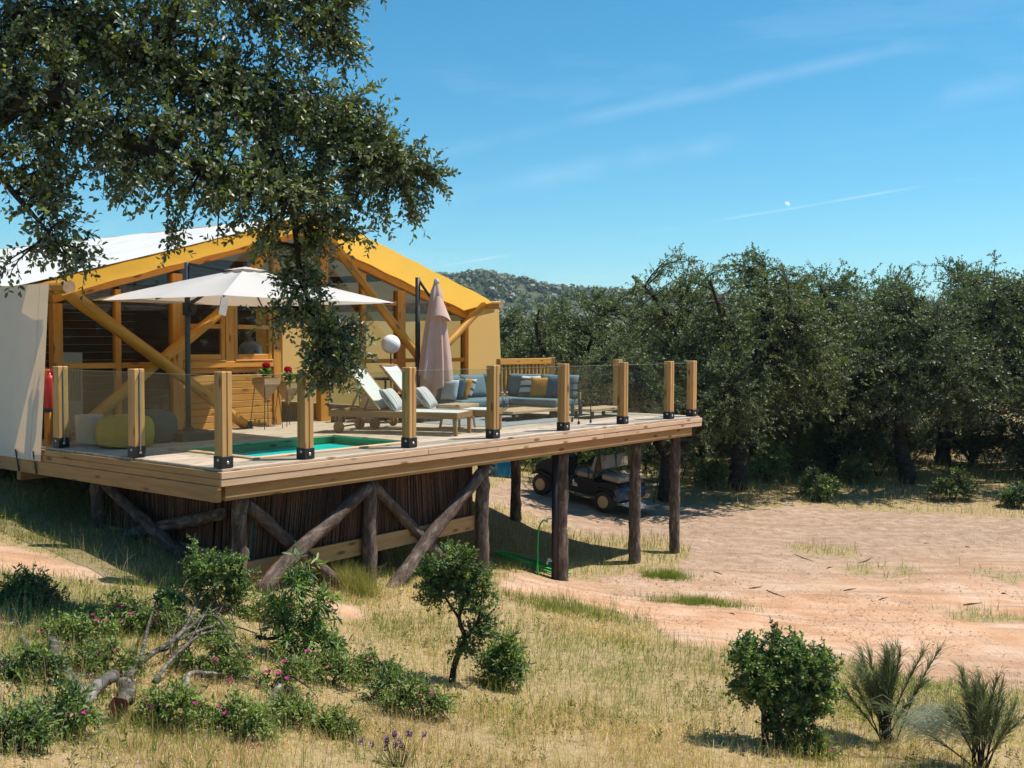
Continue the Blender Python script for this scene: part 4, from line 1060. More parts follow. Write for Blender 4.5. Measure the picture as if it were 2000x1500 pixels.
# things inside seen through the glass
def person():
    T = Matrix.Translation(W(4.17, 4.92, -0.03)) @ Matrix.Rotation(TH + R(100), 4, 'Z')
    th = thing('person', 'person in white shirt standing behind the small sash window', 'person', T)
    V = [(0, 0, .82), (0, 0, 1.0), (0, 0, 1.16), (0, 0, 1.28), (0, .02, 1.37), (0, .035, 1.43),
         (-.10, 0, .78), (-.105, .01, .43), (-.105, -.01, .07), (-.115, .13, .03), (.10, 0, .78), (.105, .01, .43), (.105, -.01, .07), (.115, .13, .03),
         (-.17, 0, 1.25), (-.21, -.01, 1.00), (-.20, .12, .80), (.17, 0, 1.25), (.21, -.01, 1.00), (.18, .14, .84), (-.19, .19, .75), (.15, .21, .80)]
    E = [(0, 1), (1, 2), (2, 3), (3, 4), (4, 5), (0, 6), (6, 7), (7, 8), (8, 9), (0, 10), (10, 11), (11, 12), (12, 13), (3, 14), (14, 15), (15, 16), (3, 17), (17, 18), (18, 19), (16, 20), (19, 21)]
    RD = [.13, .125, .14, .10, .05, .05, .09, .065, .045, .035, .09, .065, .045, .035, .065, .048, .036, .065, .048, .036, .03, .03]
    me = bpy.data.meshes.new('body'); me.from_pydata(V, E, [])
    for m in ('trousers', 'shirt', 'skin'): me.materials.append(MAT[m])
    o = link_mesh('body', me, th)
    sk = o.modifiers.new('Skin', 'SKIN'); o.modifiers.new('Sub', 'SUBSURF').levels = 2
    for i, r in enumerate(RD): me.skin_vertices[0].data[i].radius = (r, r * (.75 if i in (0, 1, 2) else 1))
    me.skin_vertices[0].data[0].use_root = True
    dg = bpy.context.evaluated_depsgraph_get(); ev = o.evaluated_get(dg)
    nm = bpy.data.meshes.new_from_object(ev); o.modifiers.clear(); o.data = nm; nm.name = 'body'
    nm.materials.clear()
    for m in ('trousers', 'shirt', 'skin'): nm.materials.append(MAT[m])
    for p in nm.polygons:
        p.use_smooth = True; c = p.center
        p.material_index = 2 if (c.z > 1.335 or (c.y > .10 and c.z > .6)) else (1 if c.z > .84 or abs(c.x) > .155 and c.z > .7 else 0)
    hd = MB(); bmesh.ops.create_uvsphere(hd.bm, u_segments=20, v_segments=14, radius=1.0)
    for v in hd.bm.verts:
        x, y, z = v.co; k = 1 - .22 * max(0, -z)
        v.co = Vector((x * .073 * k, y * .09 * k + .05, z * .115 + 1.51))
        if y > .8 and -.35 < z < .1 and abs(x) < .22: v.co.y += .022
    h = hd.build('head', 'skin', th, smooth=True)
    for s in (-1, 1):
        MB().lathe([(0, -.01), (.012, -.006), (.014, .004), (0, .01)], 10, (s * .028, .128, 1.515)).build('eye', 'black', h)
        MB().box((s * .074, .045, 1.505), (.014, .03, .05)).bevel(.005).build('ear', 'skin', h)
    MB().box((0, .136, 1.452), (.04, .008, .010)).build('mouth', 'red', h)
    hr = MB(); bmesh.ops.create_uvsphere(hr.bm, u_segments=18, v_segments=12, radius=1.0)
    for v in hr.bm.verts: v.co = Vector((v.co.x * .08, v.co.y * .092 + .036, v.co.z * .095 + 1.548))
    hr.build('hair', 'hair', th, smooth=True)
    # hands
    for s, c in ((-1, Vector((-.185, .215, .74))), (1, Vector((.145, .235, .79)))):
        m = MB(); m.box(c, (.07, .08, .03)).bevel(.01)
        for k in range(4): m.tube([c + Vector((-.027 + k * .018, .03, 0)), c + Vector((-.027 + k * .018, .07 + .008 * (1.5 - abs(k - 1.5)), -.006)), c + Vector((-.027 + k * .018, .09, -.03))], [.009, .0085, .007], 6)
        m.tube([c + Vector((-s * .03, -.02, 0)), c + Vector((-s * .055, .015, -.01)), c + Vector((-s * .05, .04, -.02))], [.011, .010, .008], 6)
        m.build('hand', 'skin', th, smooth=True)
person()
def cabinet():
    T = DECK @ Matrix.Translation((1.12, 5.1, 0))
    th = thing('white_cabinet', 'white slatted cabinet standing indoors behind the corner pane', 'cabinet', T)
    MB().box((0, 0, .585), (.30, .35, 1.12)).bevel(.006).build('carcass', 'white', th)
    for k in range(6): MB().box((-.10 + k * .04, -.185, .72), (.022, .016, .5)).build('slat', 'concrete', th)
cabinet()

# ------------------------------------------------------------------ furniture on the deck
def DT(u, v, deg=0.0, z=0.0): return DECK @ Matrix.Translation((u, v, z)) @ Matrix.Rotation(R(deg), 4, 'Z')
def lounger(T, label):
    t = thing('sun_lounger', label, 'sun lounger', T, 'sun loungers')
    Wd, L, zt = 0.66, 1.98, 0.325; hx = Wd / 2
    for s in (-1, 1):
        beam('side_rail', t, (s * (hx - .02), .0, zt - .045), (s * (hx - .02), L, zt - .045), .036, .09, 'teak', .004)
        beam('leg', t, (s * (hx - .028), .045, zt - .09), (s * (hx - .05), .035, 0.0), .058, .05, 'teak', .004, up=(0, 1, 0))
        y = 1.80
        beam('leg', t, (s * (hx - .028), y, zt - .09), (s * (hx - .028), y + .01, .07), .05, .05, 'teak', .004, up=(0, 1, 0))
        M = Matrix.Rotation(R(90), 4, 'Y')
        w = MB().lathe([(0, -.018), (.075, -.018), (.083, -.010), (.083, .010), (.075, .018), (0, .018)], 20, (s * (hx + .012), y + .01, .083), M).build('wheel', 'teak', t)
    beam('end_rail', t, (-hx + .04, .0175, zt - .045), (hx - .04, .0175, zt - .045), .036, .085, 'teak', .004)
    beam('end_rail', t, (-hx + .04, L - .02, zt - .045), (hx - .04, L - .02, zt - .045), .036, .085, 'teak', .004)
    beam('axle', t, (-hx + .01, 1.81, .083), (hx - .01, 1.81, .083), .02, .02, 'teak', 0)
    MB().sheet(lambda a, b: (-hx + .04 + (Wd - .08) * a, .035 + 1.15 * b, zt + .003 - .012 * math.sin(math.pi * a)), 8, 12).build('seat_sling', 'sling', t, smooth=True)
    hy, ang, bl = 1.20, R(49), 0.82
    dy, dz = math.cos(ang), math.sin(ang)
    P = lambda x, s, o=0: (x, hy + dy * s - dz * o, zt + .01 + dz * s + dy * o)
    for s in (-1, 1): beam('back_frame', t, P(s * (hx - .055), 0), P(s * (hx - .055), bl), .035, .035, 'teak', .004)
    beam('back_frame', t, P(-hx + .04, bl), P(hx - .04, bl), .045, .035, 'teak', .004); beam('back_frame', t, P(-hx + .07, .02), P(hx - .07, .02), .03, .03, 'teak', .004)
    MB().sheet(lambda a, b: P(-hx + .07 + (Wd - .14) * a, .02 + (bl - .04) * b, .012 - .015 * math.sin(math.pi * a)), 8, 10).build('back_sling', 'sling', t, smooth=True)
    for s in (-1, 1): beam('prop', t, P(s * (hx - .09), .45, -.02), (s * (hx - .09), hy + .50, zt - .05), .025, .03, 'teak', .003)
    return t
L1 = DT(4.66, 0.72, 20.9)
lou = lounger(L1, 'teak sun lounger with white sling beside the plunge pool')
L2 = DT(5.44, 0.78, 20.9)
dup(lou, L2, 'teak sun lounger with white sling between the other lounger and the low stool')
def pillow(T, size, mat, label, rot, group=None, pinch=.35):
    M = T @ rot.to_4x4()
    m = MB().cushion((0, 0, 0), size, None, 10, pinch)
    o = m.build('throw_pillow', mat, None, T=M, smooth=True)
    return tag(o, label, 'pillow', group)
for (T, lab) in ((L1, 'grey striped pillow on the lounger beside the pool'), (L2, 'grey striped pillow on the lounger next to the low stool')):
    pillow(T @ Matrix.Translation((0.02, 1.13, .475)), (.50, .17, .40), 'stripe_soft', lab, Euler((R(-38), 0, R(6))).to_matrix())

def cantilever_open():
    t = thing('cantilever_umbrella', 'open off-white cantilever umbrella shading the poufs and pool', 'umbrella', DECK)
    cu, cv, hs, zr, zp = 2.15, 2.40, 1.39, 1.84, 2.28
    MB().box((1.70, 3.05, .055), (.62, .62, .11)).bevel(.012, 2).build('base', 'slab', t)
    MB().cyl((1.70, 3.05, .11), (1.70, 3.05, .16), .07).build('base_collar', 'black', t)
    MB().tube([(1.70, 3.05, .11), (1.70, 3.05, 2.36)], .036, 14).build('mast', 'grey_metal', t, smooth=True)
    MB().box((1.70, 3.03, 1.74), (.11, .12, .17)).bevel(.02, 2).cyl((1.70, 2.94, 1.74), (1.70, 2.90, 1.74), .05).build('crank_box', 'black', t)
    beam('arm', t, (1.70, 3.05, 2.34), (cu, cv, 2.20), .05, .045, 'grey_metal')
    beam('strut', t, (1.70, 3.0, 1.80), (1.98, 2.63, 2.10), .035, .035, 'grey_metal')
    def can(a, b):
        q = a * 4; side = int(q) % 4; f = (q - int(q)) * 2 - 1
        x, y = [(1, f), (-f, 1), (-1, -f), (f, -1)][side]
        n = abs(f); sg = 4 * n * (1 - n); r = 1 - .02 * sg * b
        return (cu + x * hs * b * r, cv + y * hs * b * r, zp - (zp - zr) * b ** 1.06 - .03 * sg * math.sin(math.pi * b) - .006 * sg * b)
    can_o = MB().sheet(can, 64, 16, True).build('canopy', 'umbrella', t, smooth=False)
    MB().sheet(lambda a, b: (cu + (2 * a - 1) * .2, cv + (2 * b - 1) * .2, zp + .025 - .05 * max(abs(2 * a - 1), abs(2 * b - 1))), 8, 8).build('vent', 'umbrella', can_o)
    hub = Vector((cu, cv, zp - .03))
    MB().cyl((cu, cv, zp - .12), (cu, cv, zp + .07), .03).build('hub', 'black', t)
    for i in range(8):
        x, y = [(1, 1), (1, 0), (1, -1), (0, -1), (-1, -1), (-1, 0), (-1, 1), (0, 1)][i]
        beam('rib', t, (cu, cv, zp - .05), (cu + x * hs * .97, cv + y * hs * .97, zr - .012), .016, .022, 'grey_metal', 0)
    MB().box((cu - hs + .02, cv - hs + .015, zr - .13), (.10, .012, .20), Matrix.Rotation(R(12), 3, 'Y')).build('cloth_tab', 'concrete', can_o)
cantilever_open()
def cantilever_closed():
    t = thing('cantilever_umbrella', 'closed rose-beige cantilever umbrella hanging on a black mast beside the loungers', 'umbrella', DECK)
    MB().box((6.05, 2.95, .05), (.55, .55, .10)).bevel(.01, 2).build('base', 'slab', t)
    MB().tube([(6.05, 2.95, .1), (6.05, 2.95, 2.38)], .042, 12).build('mast', 'black', t, smooth=True)
    beam('arm', t, (6.05, 2.95, 2.36), (6.19, 2.70, 1.95), .04, .04, 'black')
    cu, cv = 6.21, 2.68
    def fn(a, b):
        th_ = 2 * math.pi * a
        hem = 0.62 + .20 * math.sin(th_ * 2 + 2.4) + .14 * math.sin(th_ * 3 + .3) - .10 * math.sin(th_ + 0.6)
        z = 2.32 + (hem - 2.32) * b
        r = (.055 + .185 * b ** .8 - .05 * max(0, b - .75)) * (1 + (.06 + .26 * b) * math.sin(6 * th_ + 1.5 * b) + .12 * b * math.sin(11 * th_ + 2 + 2 * b))
        if b < .12: r *= .55 + 3.7 * b
        return (cu + r * math.cos(th_) * 1.05, cv + r * math.sin(th_) * .95, z - .02 * math.sin(9 * th_) * b)
    c = MB().sheet(fn, 96, 40, True).build('folded_canopy', 'umbrella_pink', t, smooth=True)
    MB().sheet(lambda a, b: (cu - .02 + .11 * math.cos(2 * math.pi * a) * (.9 + b), cv - .06 + .09 * math.sin(2 * math.pi * a) * (.9 + b) - .04 * b, 2.02 - .32 * b + .05 * math.sin(4 * math.pi * a)), 24, 6, True).build('outer_fold', 'umbrella_pink', c, smooth=True)
    MB().lathe([(0, .06), (.03, .05), (.045, 0), (.045, -.03)], 14, (cu, cv, 2.31)).build('cap', 'umbrella', t, smooth=True)
cantilever_closed()

def sofa():
    t = thing('corner_sofa', 'blue-grey L-shaped outdoor sofa on a low wooden platform', 'sofa', DECK)
    zt = .31
    def soft(n, c, s, r=.045): return MB().box(c, s).bevel(r, 3).build(n, 'blue', t, smooth=True)
    # platform
    MB().box((7.88, 3.06, .15), (2.06, .70, .08)).bevel(.006).build('platform', 'palewood', t); MB().box((8.56, 2.18, .149), (.74, 1.05, .078)).bevel(.006).build('platform', 'palewood', t)
    for (u, v) in ((6.95, 2.78), (6.95, 3.35), (8.25, 1.72), (8.87, 1.72), (8.87, 3.35), (7.8, 2.78)): beam('leg', t, (u, v, 0), (u, v, .11), .07, .05, 'black')
    soft('seat_cushion', (7.52, 3.02, .25), (1.32, .66, .13)); soft('seat_cushion', (8.54, 3.02, .25), (.70, .66, .13)); soft('seat_cushion', (8.54, 2.17, .25), (.70, 1.0, .13))
    tilt = Euler((R(-12), 0, 0)).to_matrix()
    for (u, w) in ((7.18, .66), (7.86, .66), (8.45, .48)):
        MB().cushion((u, 3.30, .52), (w * 1.02, .24, .44), Euler((R(-10), 0, 0)).to_matrix(), 10, .16).build('back_cushion', 'blue', t, smooth=True)
    for (v, w) in ((2.86, .74), (2.06, .84)):
        MB().cushion((8.82, v, .52), (w * 1.02, .24, .44), (Matrix.Rotation(R(-90), 3, 'Z') @ Euler((R(-10), 0, 0)).to_matrix()), 10, .16).build('back_cushion', 'blue', t, smooth=True)
    beam('back_rail', t, (6.86, 3.42, .30), (8.94, 3.42, .30), .03, .24, 'palewood'); beam('back_rail', t, (8.945, 1.66, .30), (8.945, 3.40, .30), .03, .24, 'palewood')
sofa()
def edge_pillow(u, v, z, yaw, lean, mat, label, s=.40):
    pillow(DECK @ Matrix.Translation((u, v, z)), (s, .15, s), mat, label, Matrix.Rotation(R(yaw), 3, 'Z') @ Euler((R(lean), 0, 0)).to_matrix())
edge_pillow(6.93, 3.02, .49, 92, 14, 'paleblue', 'pale blue pillow at the open end of the sofa by the closed umbrella', .36)
edge_pillow(7.05, 2.98, .50, 88, 16, 'navy', 'petrol blue pillow leaning between pale blue and mustard pillows on the sofa', .38)
edge_pillow(7.24, 3.0, .50, 82, 20, 'mustard', 'mustard pillow between the petrol blue and the striped pillow on the sofa', .38)
edge_pillow(7.40, 3.02, .50, 74, 26, 'stripe_bw', 'black and white striped pillow beside mustard pillow at the sofa end', .37)
edge_pillow(8.66, 2.60, .51, -78, -18, 'stripe_bw', 'black and white striped pillow on the shaded arm of the sofa', .40)
edge_pillow(8.62, 2.32, .50, -70, -16, 'mustard', 'mustard pillow with fringe on the shaded arm of the sofa', .38)
edge_pillow(8.68, 2.02, .51, -84, -16, 'navy', 'petrol blue pillow on the far corner of the shaded sofa arm', .40)

def low_table(T, lu, lv, label, planks=4):
    t = thing('low_table', label, 'table', T)
    w = lv / planks
    for i in range(planks): beam('plank', t, (0.0, w * (i + .5), .15), (lu, w * (i + .5), .15), w - .004, .045, 'palewood', .004)
    for x in (.12, lu - .12):
        m = MB(); m.box((x, .08, .063), (.05, .05, .126)).box((x, lv - .08, .063), (.05, .05, .126)).box((x, lv / 2, .012), (.05, lv - .16, .022)); m.build('leg_frame', 'black', t)
    return t
low_table(DT(6.92, 1.62), 1.30, .70, 'low plank coffee table with flower vase in front of the sofa')
low_table(DT(8.30, 0.98), 1.12, .50, 'low plank side table with black legs at the far end of the sofa')
def stool():
    t = thing('wooden_stool', 'low wooden stool with rounded top and splayed legs beside the lounger', 'stool', DT(5.42, 1.52, 12))
    MB().box((0, 0, .345), (.62, .42, .06)).bevel(.02, 2).build('top', 'palewood', t)
    for sx in (-1, 1):
        for sy in (-1, 1): beam('leg', t, (sx * .20, sy * .13, .32), (sx * .25, sy * .17, 0), .032, .032, 'palewood', .004)
stool()
rg_ = MB().sheet(lambda a, b: (5.85 + 2.25 * a, 1.18 + 1.5 * b, .006 + .004 * math.sin(a * 30) * math.sin(b * 21)), 30, 20).build('rug', 'rug', None, T=DECK)
tag(rg_, 'grey-blue woven rug under the low coffee table', 'rug')
def vase():
    t = thing('flower_vase', 'small round glass vase of wild flowers on the coffee table', 'vase', DT(7.05, 1.92, 0, .174))
    MB().lathe([(.03, 0), (.06, .02), (.075, .06), (.06, .11), (.03, .14), (.035, .165)], 18).build('vase_body', 'glass_blue', t, smooth=True)
    m = MB()
    rg = random.Random(3)
    for i in range(7):
        a = rg.uniform(0, 6.28); r = rg.uniform(.03, .10); m.tube([(0, 0, .03), (r * .3 * math.cos(a), r * .3 * math.sin(a), .16), (r * math.cos(a), r * math.sin(a), rg.uniform(.22, .31))], .0025, 4)
    m.build('stem', 'stem_green', t)
    for i in range(8):
        a = rg.uniform(0, 6.28); r = rg.uniform(.02, .10)
        MB().lathe([(0, -.008), (.018, 0), (.012, .014), (0, .016)], 8, (r * math.cos(a), r * math.sin(a), rg.uniform(.22, .31))).build('blossom', ['petal_red', 'white', 'mustard'][i % 3], t)
MAT['glass_blue'] = M_glass('vase_glass', (0.55, 0.68, 0.74), 1.0, .02)
MAT['stem_green'] = M_plain('stem_green', (.06, .12, .03), .6)
vase()
def trolley():
    t = thing('drinks_trolley', 'black wire drinks trolley on small wheels in front of the sofa arm', 'trolley', DT(7.42, .72, 8))
    a, b, h = .22, .17, .66
    for x in (-a, a):
        for y in (-b, b):
            MB().tube([(x, y, .05), (x, y, h)], .008, 6).build('upright', 'black', t)
            MB().lathe([(0, -.010), (.028, -.010), (.028, .010), (0, .010)], 12, (x, y, .028), Matrix.Rotation(R(90), 3, 'X')).build('wheel', 'black', t)
    for z in (.14, h - .12):
        m = MB().tube([(-a, -b, z), (a, -b, z), (a, b, z), (-a, b, z)], .008, 6, closed=True)
        for k in range(6): m.tube([(-a + .075 * k, -b, z), (-a + .075 * k, b, z)], .004, 4)
        m.build('shelf', 'black', t)
    MB().tube([(-a, -b, h), (a, -b, h), (a, b, h), (-a, b, h)], .008, 6, closed=True).build('top_rail', 'black', t)
    for i, (x, y) in enumerate(((-.1, 0), (0, .05), (.1, -.04))):
        MB().lathe([(.03, 0), (.034, .02), (.034, .14), (.012, .18), (.012, .23)], 12, (x, y, .15)).build('bottle', ['glass_blue', 'vinyl', 'pouf_g'][i], t, smooth=True)
trolley()
def globe_lamp():
    t = thing('globe_lamp', 'white globe floor lamp on a thin black stem by the log brace', 'lamp', DT(6.20, 3.72))
    MB().lathe([(0, 0), (.14, 0), (.14, .012), (.02, .02), (0, .02)], 20).build('base', 'black', t)
    MB().tube([(0, 0, .015), (0, 0, 1.12)], .011, 8).build('stem', 'black', t)
    g = MB(); bmesh.ops.create_uvsphere(g.bm, u_segments=32, v_segments=20, radius=.163, matrix=Matrix.Translation((0, 0, 1.275))); g.build('globe', 'globe', t, smooth=True)
globe_lamp()
def planter(T, label, zt, s, seed):
    rg = random.Random(seed); rn = np.random.default_rng(seed)
    t = thing('planter_stand', label, 'planter', T)
    h = s / 2
    m = MB()
    v = [m.bm.verts.new((x * h, y * h, zt)) for x, y in ((-1, -1), (1, -1), (1, 1), (-1, 1))]
    w = [m.bm.verts.new((x * h * .97, y * h * .97, zt - .09)) for x, y in ((-1, -1), (1, -1), (1, 1), (-1, 1))]
    ap = m.bm.verts.new((0, 0, zt - .36))
    for i in range(4):
        j = (i + 1) % 4; m.bm.faces.new((v[i], v[j], w[j], w[i])); m.bm.faces.new((w[i], w[j], ap))
    m.bm.faces.new(v); m.build('wedge_pot', 'palewood', t)
    MB().box((0, 0, zt + .002), (s * .88, s * .88, .01)).build('soil', 'terracotta', t)
    k = h * .80; q = h * 1.15; zr = zt - .12
    MB().tube([(-k, -k, zr), (k, -k, zr), (k, k, zr), (-k, k, zr)], .006, 6, closed=True).build('wire_ring', 'black', t)
    for x, y in ((-1, -1), (1, -1), (1, 1), (-1, 1)): MB().tube([(x * k, y * k, zr), (x * q, y * q, 0)], .006, 6).build('wire_leg', 'black', t)
    n = 60; P = np.c_[rn.normal(size=(n, 2)) * .045, zt + .02 + rn.random(n) * .12]
    A = np.c_[rn.normal(size=(n, 2)), rn.random(n) * .4]; V, F, C = leaf_arrays(P, A, rn.normal(size=(n, 3)) * .4 + [0, 0, 1], np.full(n, .06), np.full(n, .055), np.tile([[.06, .15, .02]], (n, 1)) * (0.6 + .8 * rn.random((n, 1))))
    link_mesh('geranium_leaves', np_mesh('geranium_leaves', V, F, 'leaf_soft', C), t)
    n = 130; d = nrmz(rn.normal(size=(n, 3))); P = d * .055 * (.6 + .4 * rn.random((n, 1))) * [1, 1, .75] + [0, 0, zt + .20]
    V, F, C = leaf_arrays(P, np.cross(d, rn.normal(size=(n, 3))), d, np.full(n, .035), np.full(n, .035), np.tile([[.55, .008, .03]], (n, 1)) * (.6 + .6 * rn.random((n, 1))))
    link_mesh('geranium_bloom', np_mesh('geranium_bloom', V, F, 'petal', C), t)
planter(DT(3.52, 3.70), 'taller wedge planter with red geranium on a black wire stand', .76, .30, 1)
planter(DT(4.04, 3.82), 'shorter wedge planter with red geranium beside the taller one', .68, .27, 2)
def pouf(T, label, mat, r, h):
    prof = [(0, 0), (r * .78, 0), (r * .95, h * .10), (r, h * .4), (r * .985, h * .68), (r * .93, h * .78), (r * .935, h * .80), (r * .80, h * .93), (r * .45, h * .99), (0, h)]
    o = MB().lathe(prof, 36).build('pouf', mat, None, T=T, smooth=True); return tag(o, label, 'pouf')
pouf(DT(.62, 2.80), 'mustard yellow round pouf beside the glass railing', 'pouf_y', .345, .40)
pouf(DT(1.18, 3.16), 'charcoal round pouf between yellow pouf and umbrella base', 'pouf_g', .36, .42)
st_ = MB().lathe([(0, 0), (.15, 0), (.155, .02), (.17, .36), (.165, .38), (0, .38)], 28).build('side_stool', 'concrete', None, T=DT(.46, 3.36), smooth=False)
tag(st_, 'pale grey drum side table behind the yellow pouf', 'side table')
def extinguisher():
    p = beam('corner_post', None, (0.115, 3.72, -.02), (0.115, 3.72, .95), .07, .07, 'honey', .005, T=DECK)
    tag(p, 'slim honey stained post holding the fire extinguisher by the canvas wall', 'post')
    t = thing('fire_extinguisher', 'red fire extinguisher hung at the canvas corner of the tent', 'extinguisher', DT(.085, 3.615, 0, .42))
    MB().lathe([(0, .02), (.055, .02), (.062, .04), (.062, .40), (.05, .445), (.02, .47), (.02, .49), (0, .49)], 18).build('cylinder', 'red', t, smooth=True)
    MB().lathe([(0, 0), (.064, 0), (.064, .05), (0, .05)], 18).build('foot_ring', 'black', t)
    MB().box((0, 0, .50), (.03, .03, .04)).box((-.02, 0, .545), (.12, .016, .012), Matrix.Rotation(R(18), 3, 'Y')).box((-.02, 0, .515), (.10, .016, .012), Matrix.Rotation(R(-8), 3, 'Y')).build('handle', 'red', t)
    MB().tube([(.02, -.01, .50), (.08, -.02, .46), (.085, -.02, .30), (.075, -.02, .12)], .010, 8).build('hose', 'black', t)
extinguisher()
def barrel_lantern():
    t = thing('wooden_lantern', 'tapered wooden stave lantern with rope handle behind the lounger head', 'lantern', DT(5.42, 3.48))
    for k in range(12):
        a = 2 * math.pi * k / 12; c, s = math.cos(a), math.sin(a)
        beam('stave', t, (.15 * c, .15 * s, .01), (.115 * c, .115 * s, .44), .078, .014, 'palewood', .003, up=(c, s, .1))
    MB().lathe([(0, 0), (.14, 0), (.14, .02), (0, .02)], 16).build('bottom', 'palewood', t)
    MB().tube([(.11, 0, .42), (.10, 0, .60), (0, 0, .70), (-.10, 0, .60), (-.11, 0, .42)], .008, 6).build('rope', 'vinyl', t)
barrel_lantern()
o = log('tree_stump', None, (5.06, 3.80, 0), (5.06, 3.80, .21), .115, .11, 'bark', .003, 16, 5, seed=5, T=DECK, knots=2, endmat='logend')
tag(o, 'short sawn tree stump beside the doorway post', 'stump')
def black_table():
    t = thing('black_table', 'black metal table standing in the shade behind the loungers', 'table', DT(6.0, 3.45))
    MB().box((0, 0, .70), (.95, .55, .03)).bevel(.005).build('top', 'black', t)
    for x in (-.43, .43):
        for y in (-.23, .23): beam('leg', t, (x, y, 0), (x, y, .685), .035, .035, 'black')
    MB().box((0, .1, .3), (.84, .34, .02)).build('shelf', 'black', t)
black_table()
def black_chair():
    t = thing('black_chair', 'black metal chair in the doorway shade behind the lantern', 'chair', DT(4.98, 3.45, 25))
    MB().box((0, 0, .44), (.42, .42, .03)).bevel(.008).build('seat', 'black', t)
    MB().box((0, .20, .68), (.40, .025, .20)).bevel(.008).build('backrest', 'black', t)
    for x in (-.19, .19):
        beam('leg', t, (x, -.19, 0), (x, -.19, .43), .025, .025, 'black'); beam('leg', t, (x, .20, 0), (x, .20, .78), .025, .025, 'black')
# ------------------------------------------------------------------ under and beyond the deck
def golf_cart():
    rw, fw = Vector((1.98, 22.16, 0)), Vector((0.66, 23.22, 0))
    fwd = (fw - rw).normalized(); left = Vector((-fwd.y, fwd.x, 0)); base = (rw + fw) / 2 - left * .46
    zr, zf = Z1(rw.x, rw.y), Z1(fw.x, fw.y); base.z = (zr + zf) / 2 + .0
    pitch = math.atan2(zf - zr, (fw - rw).length)
    X = Vector((fwd.x * math.cos(pitch), fwd.y * math.cos(pitch), math.sin(pitch))); Zv = X.cross(left).normalized()
    M = Matrix((X, left, Zv)).transposed().to_4x4(); M.translation = base
    t = thing('golf_cart', 'dark blue golf cart with cream seats parked beneath the deck', 'golf cart', M)
    wb = (fw - rw).length / 2
    for (x, y) in ((-wb, .46), (-wb, -.46), (wb, .46), (wb, -.46)):
        Rm = Matrix.Rotation(R(90), 3, 'X'); s = 1 if y > 0 else -1
        w = MB().lathe([(.12, -.09), (.20, -.095), (.235, -.07), (.24, 0), (.235, .07), (.20, .095), (.12, .09)], 28, (x, y, .24), Rm).build('wheel', 'tyre', t, smooth=True)
        m = MB().lathe([(0, 0), (.045, 0), (.045, .02), (.05, .01)], 16, (x, y + s * .07, .24), Matrix.Rotation(R(-90 * s), 3, 'X'))
        m.lathe([(.105, -.02), (.13, -.02), (.13, .035), (.105, .035)], 24, (x, y + s * .06, .24), Matrix.Rotation(R(-90 * s), 3, 'X'))
        for k in range(7):
            a = 2 * math.pi * k / 7; c = Vector((x + .075 * math.cos(a), y + s * .07, .24 + .075 * math.sin(a)))
            m.box(c, (.09, .02, .028), Matrix.Rotation(-a, 3, 'Y'))
        m.build('rim', 'rim', w)
    # body in side profile
    MB().prism([(-.62, .30), (.55, .26), (.60, .34), (.10, .42), (-.02, .60), (-.30, .66), (-.62, .62), (-.68, .5)], -.52, .52).bevel(.02, 2).build('side_body', 'cart', t)
    MB().prism([(.50, .26), (1.02, .42), (1.12, .50), (1.10, .62), (.95, .76), (.70, .86), (.60, .84), (.56, .40)], -.45, .45).bevel(.03, 2).build('front_cowl', 'cart', t)
    MB().box((.66, 0, .868), (.12, .82, .03)).bevel(.01).build('dash_panel', 'cart_blue', t)
    MB().prism([(-.58, .52), (-.64, .62), (-.98, .70), (-1.15, .62), (-1.2, .34), (-1.08, .30), (-1.08, .45), (-.95, .55)], -.53, .53).bevel(.015, 2).build('rear_fender', 'cart', t)
    MB().prism([(-1.09, .33), (-1.07, .52), (-1.16, .60), (-1.24, .55), (-1.21, .33)], -.536, .536).build('rear_panel', 'cart_blue', t)
    for x in (1, -1):
        MB().prism([(wb * x - .30, .40), (wb * x - .22, .50), (wb * x, .54), (wb * x + .22, .50), (wb * x + .30, .40), (wb * x + .2, .45), (wb * x, .49), (wb * x - .2, .45)], -.56, .56).build('mudguard', 'cart', t)
    for (c, s, r) in (((-.22, 0, .70), (.46, .98, .12), 0), ((-.46, .25, .98), (.10, .44, .34), -12), ((-.46, -.25, .98), (.10, .44, .34), -12), ((-.92, 0, .76), (.44, .98, .12), 0), ((-.66, .25, 1.06), (.10, .44, .30), 14), ((-.66, -.25, 1.06), (.10, .44, .30), 14)):
        MB().box(c, s, Matrix.Rotation(R(r), 3, 'Y')).bevel(.035, 3).build('seat_cushion' if s[2] < .2 else 'seat_back', 'vinyl', t, smooth=True)
    for y in (-.50, .50):
        MB().tube([(-.02, y, .62), (-.06, y, .84), (-.22, y, .88), (-.34, y, .86), (-.38, y, .66)], .014, 8).build('hip_bar', 'black', t)
        MB().tube([(-.50, y, .62), (-.56, y, 1.2), (-.52, y * .95, 1.86)], .018, 8).build('roof_strut', 'black', t)
        MB().tube([(.62, y * .9, .84), (.42, y * .9, 1.3), (.30, y * .9, 1.86)], .018, 8).build('roof_strut', 'black', t)
        MB().tube([(-.62, y, .78), (-.80, y, .94), (-1.05, y, .92)], .014, 8).build('hip_bar', 'black', t)
    MB().box((-.30, 0, 1.89), (1.75, 1.05, .05)).bevel(.02, 2).build('roof', 'cart', t)
    MB().sheet(lambda a, b: (.61 - .29 * b, -.44 + .88 * a, .88 + .94 * b), 1, 1).build('windscreen', 'window', t)
    MB().box((-1.42, 0, .26), (.46, .92, .03)).bevel(.006).build('rear_step', 'steel_dull', t)
    MB().tube([(-1.52, -.40, .27), (-1.58, -.40, .95), (-1.52, -.36, 1.02), (-1.52, .36, 1.02), (-1.58, .40, .95), (-1.52, .40, .27)], .016, 8).build('grab_bar', 'black', t)
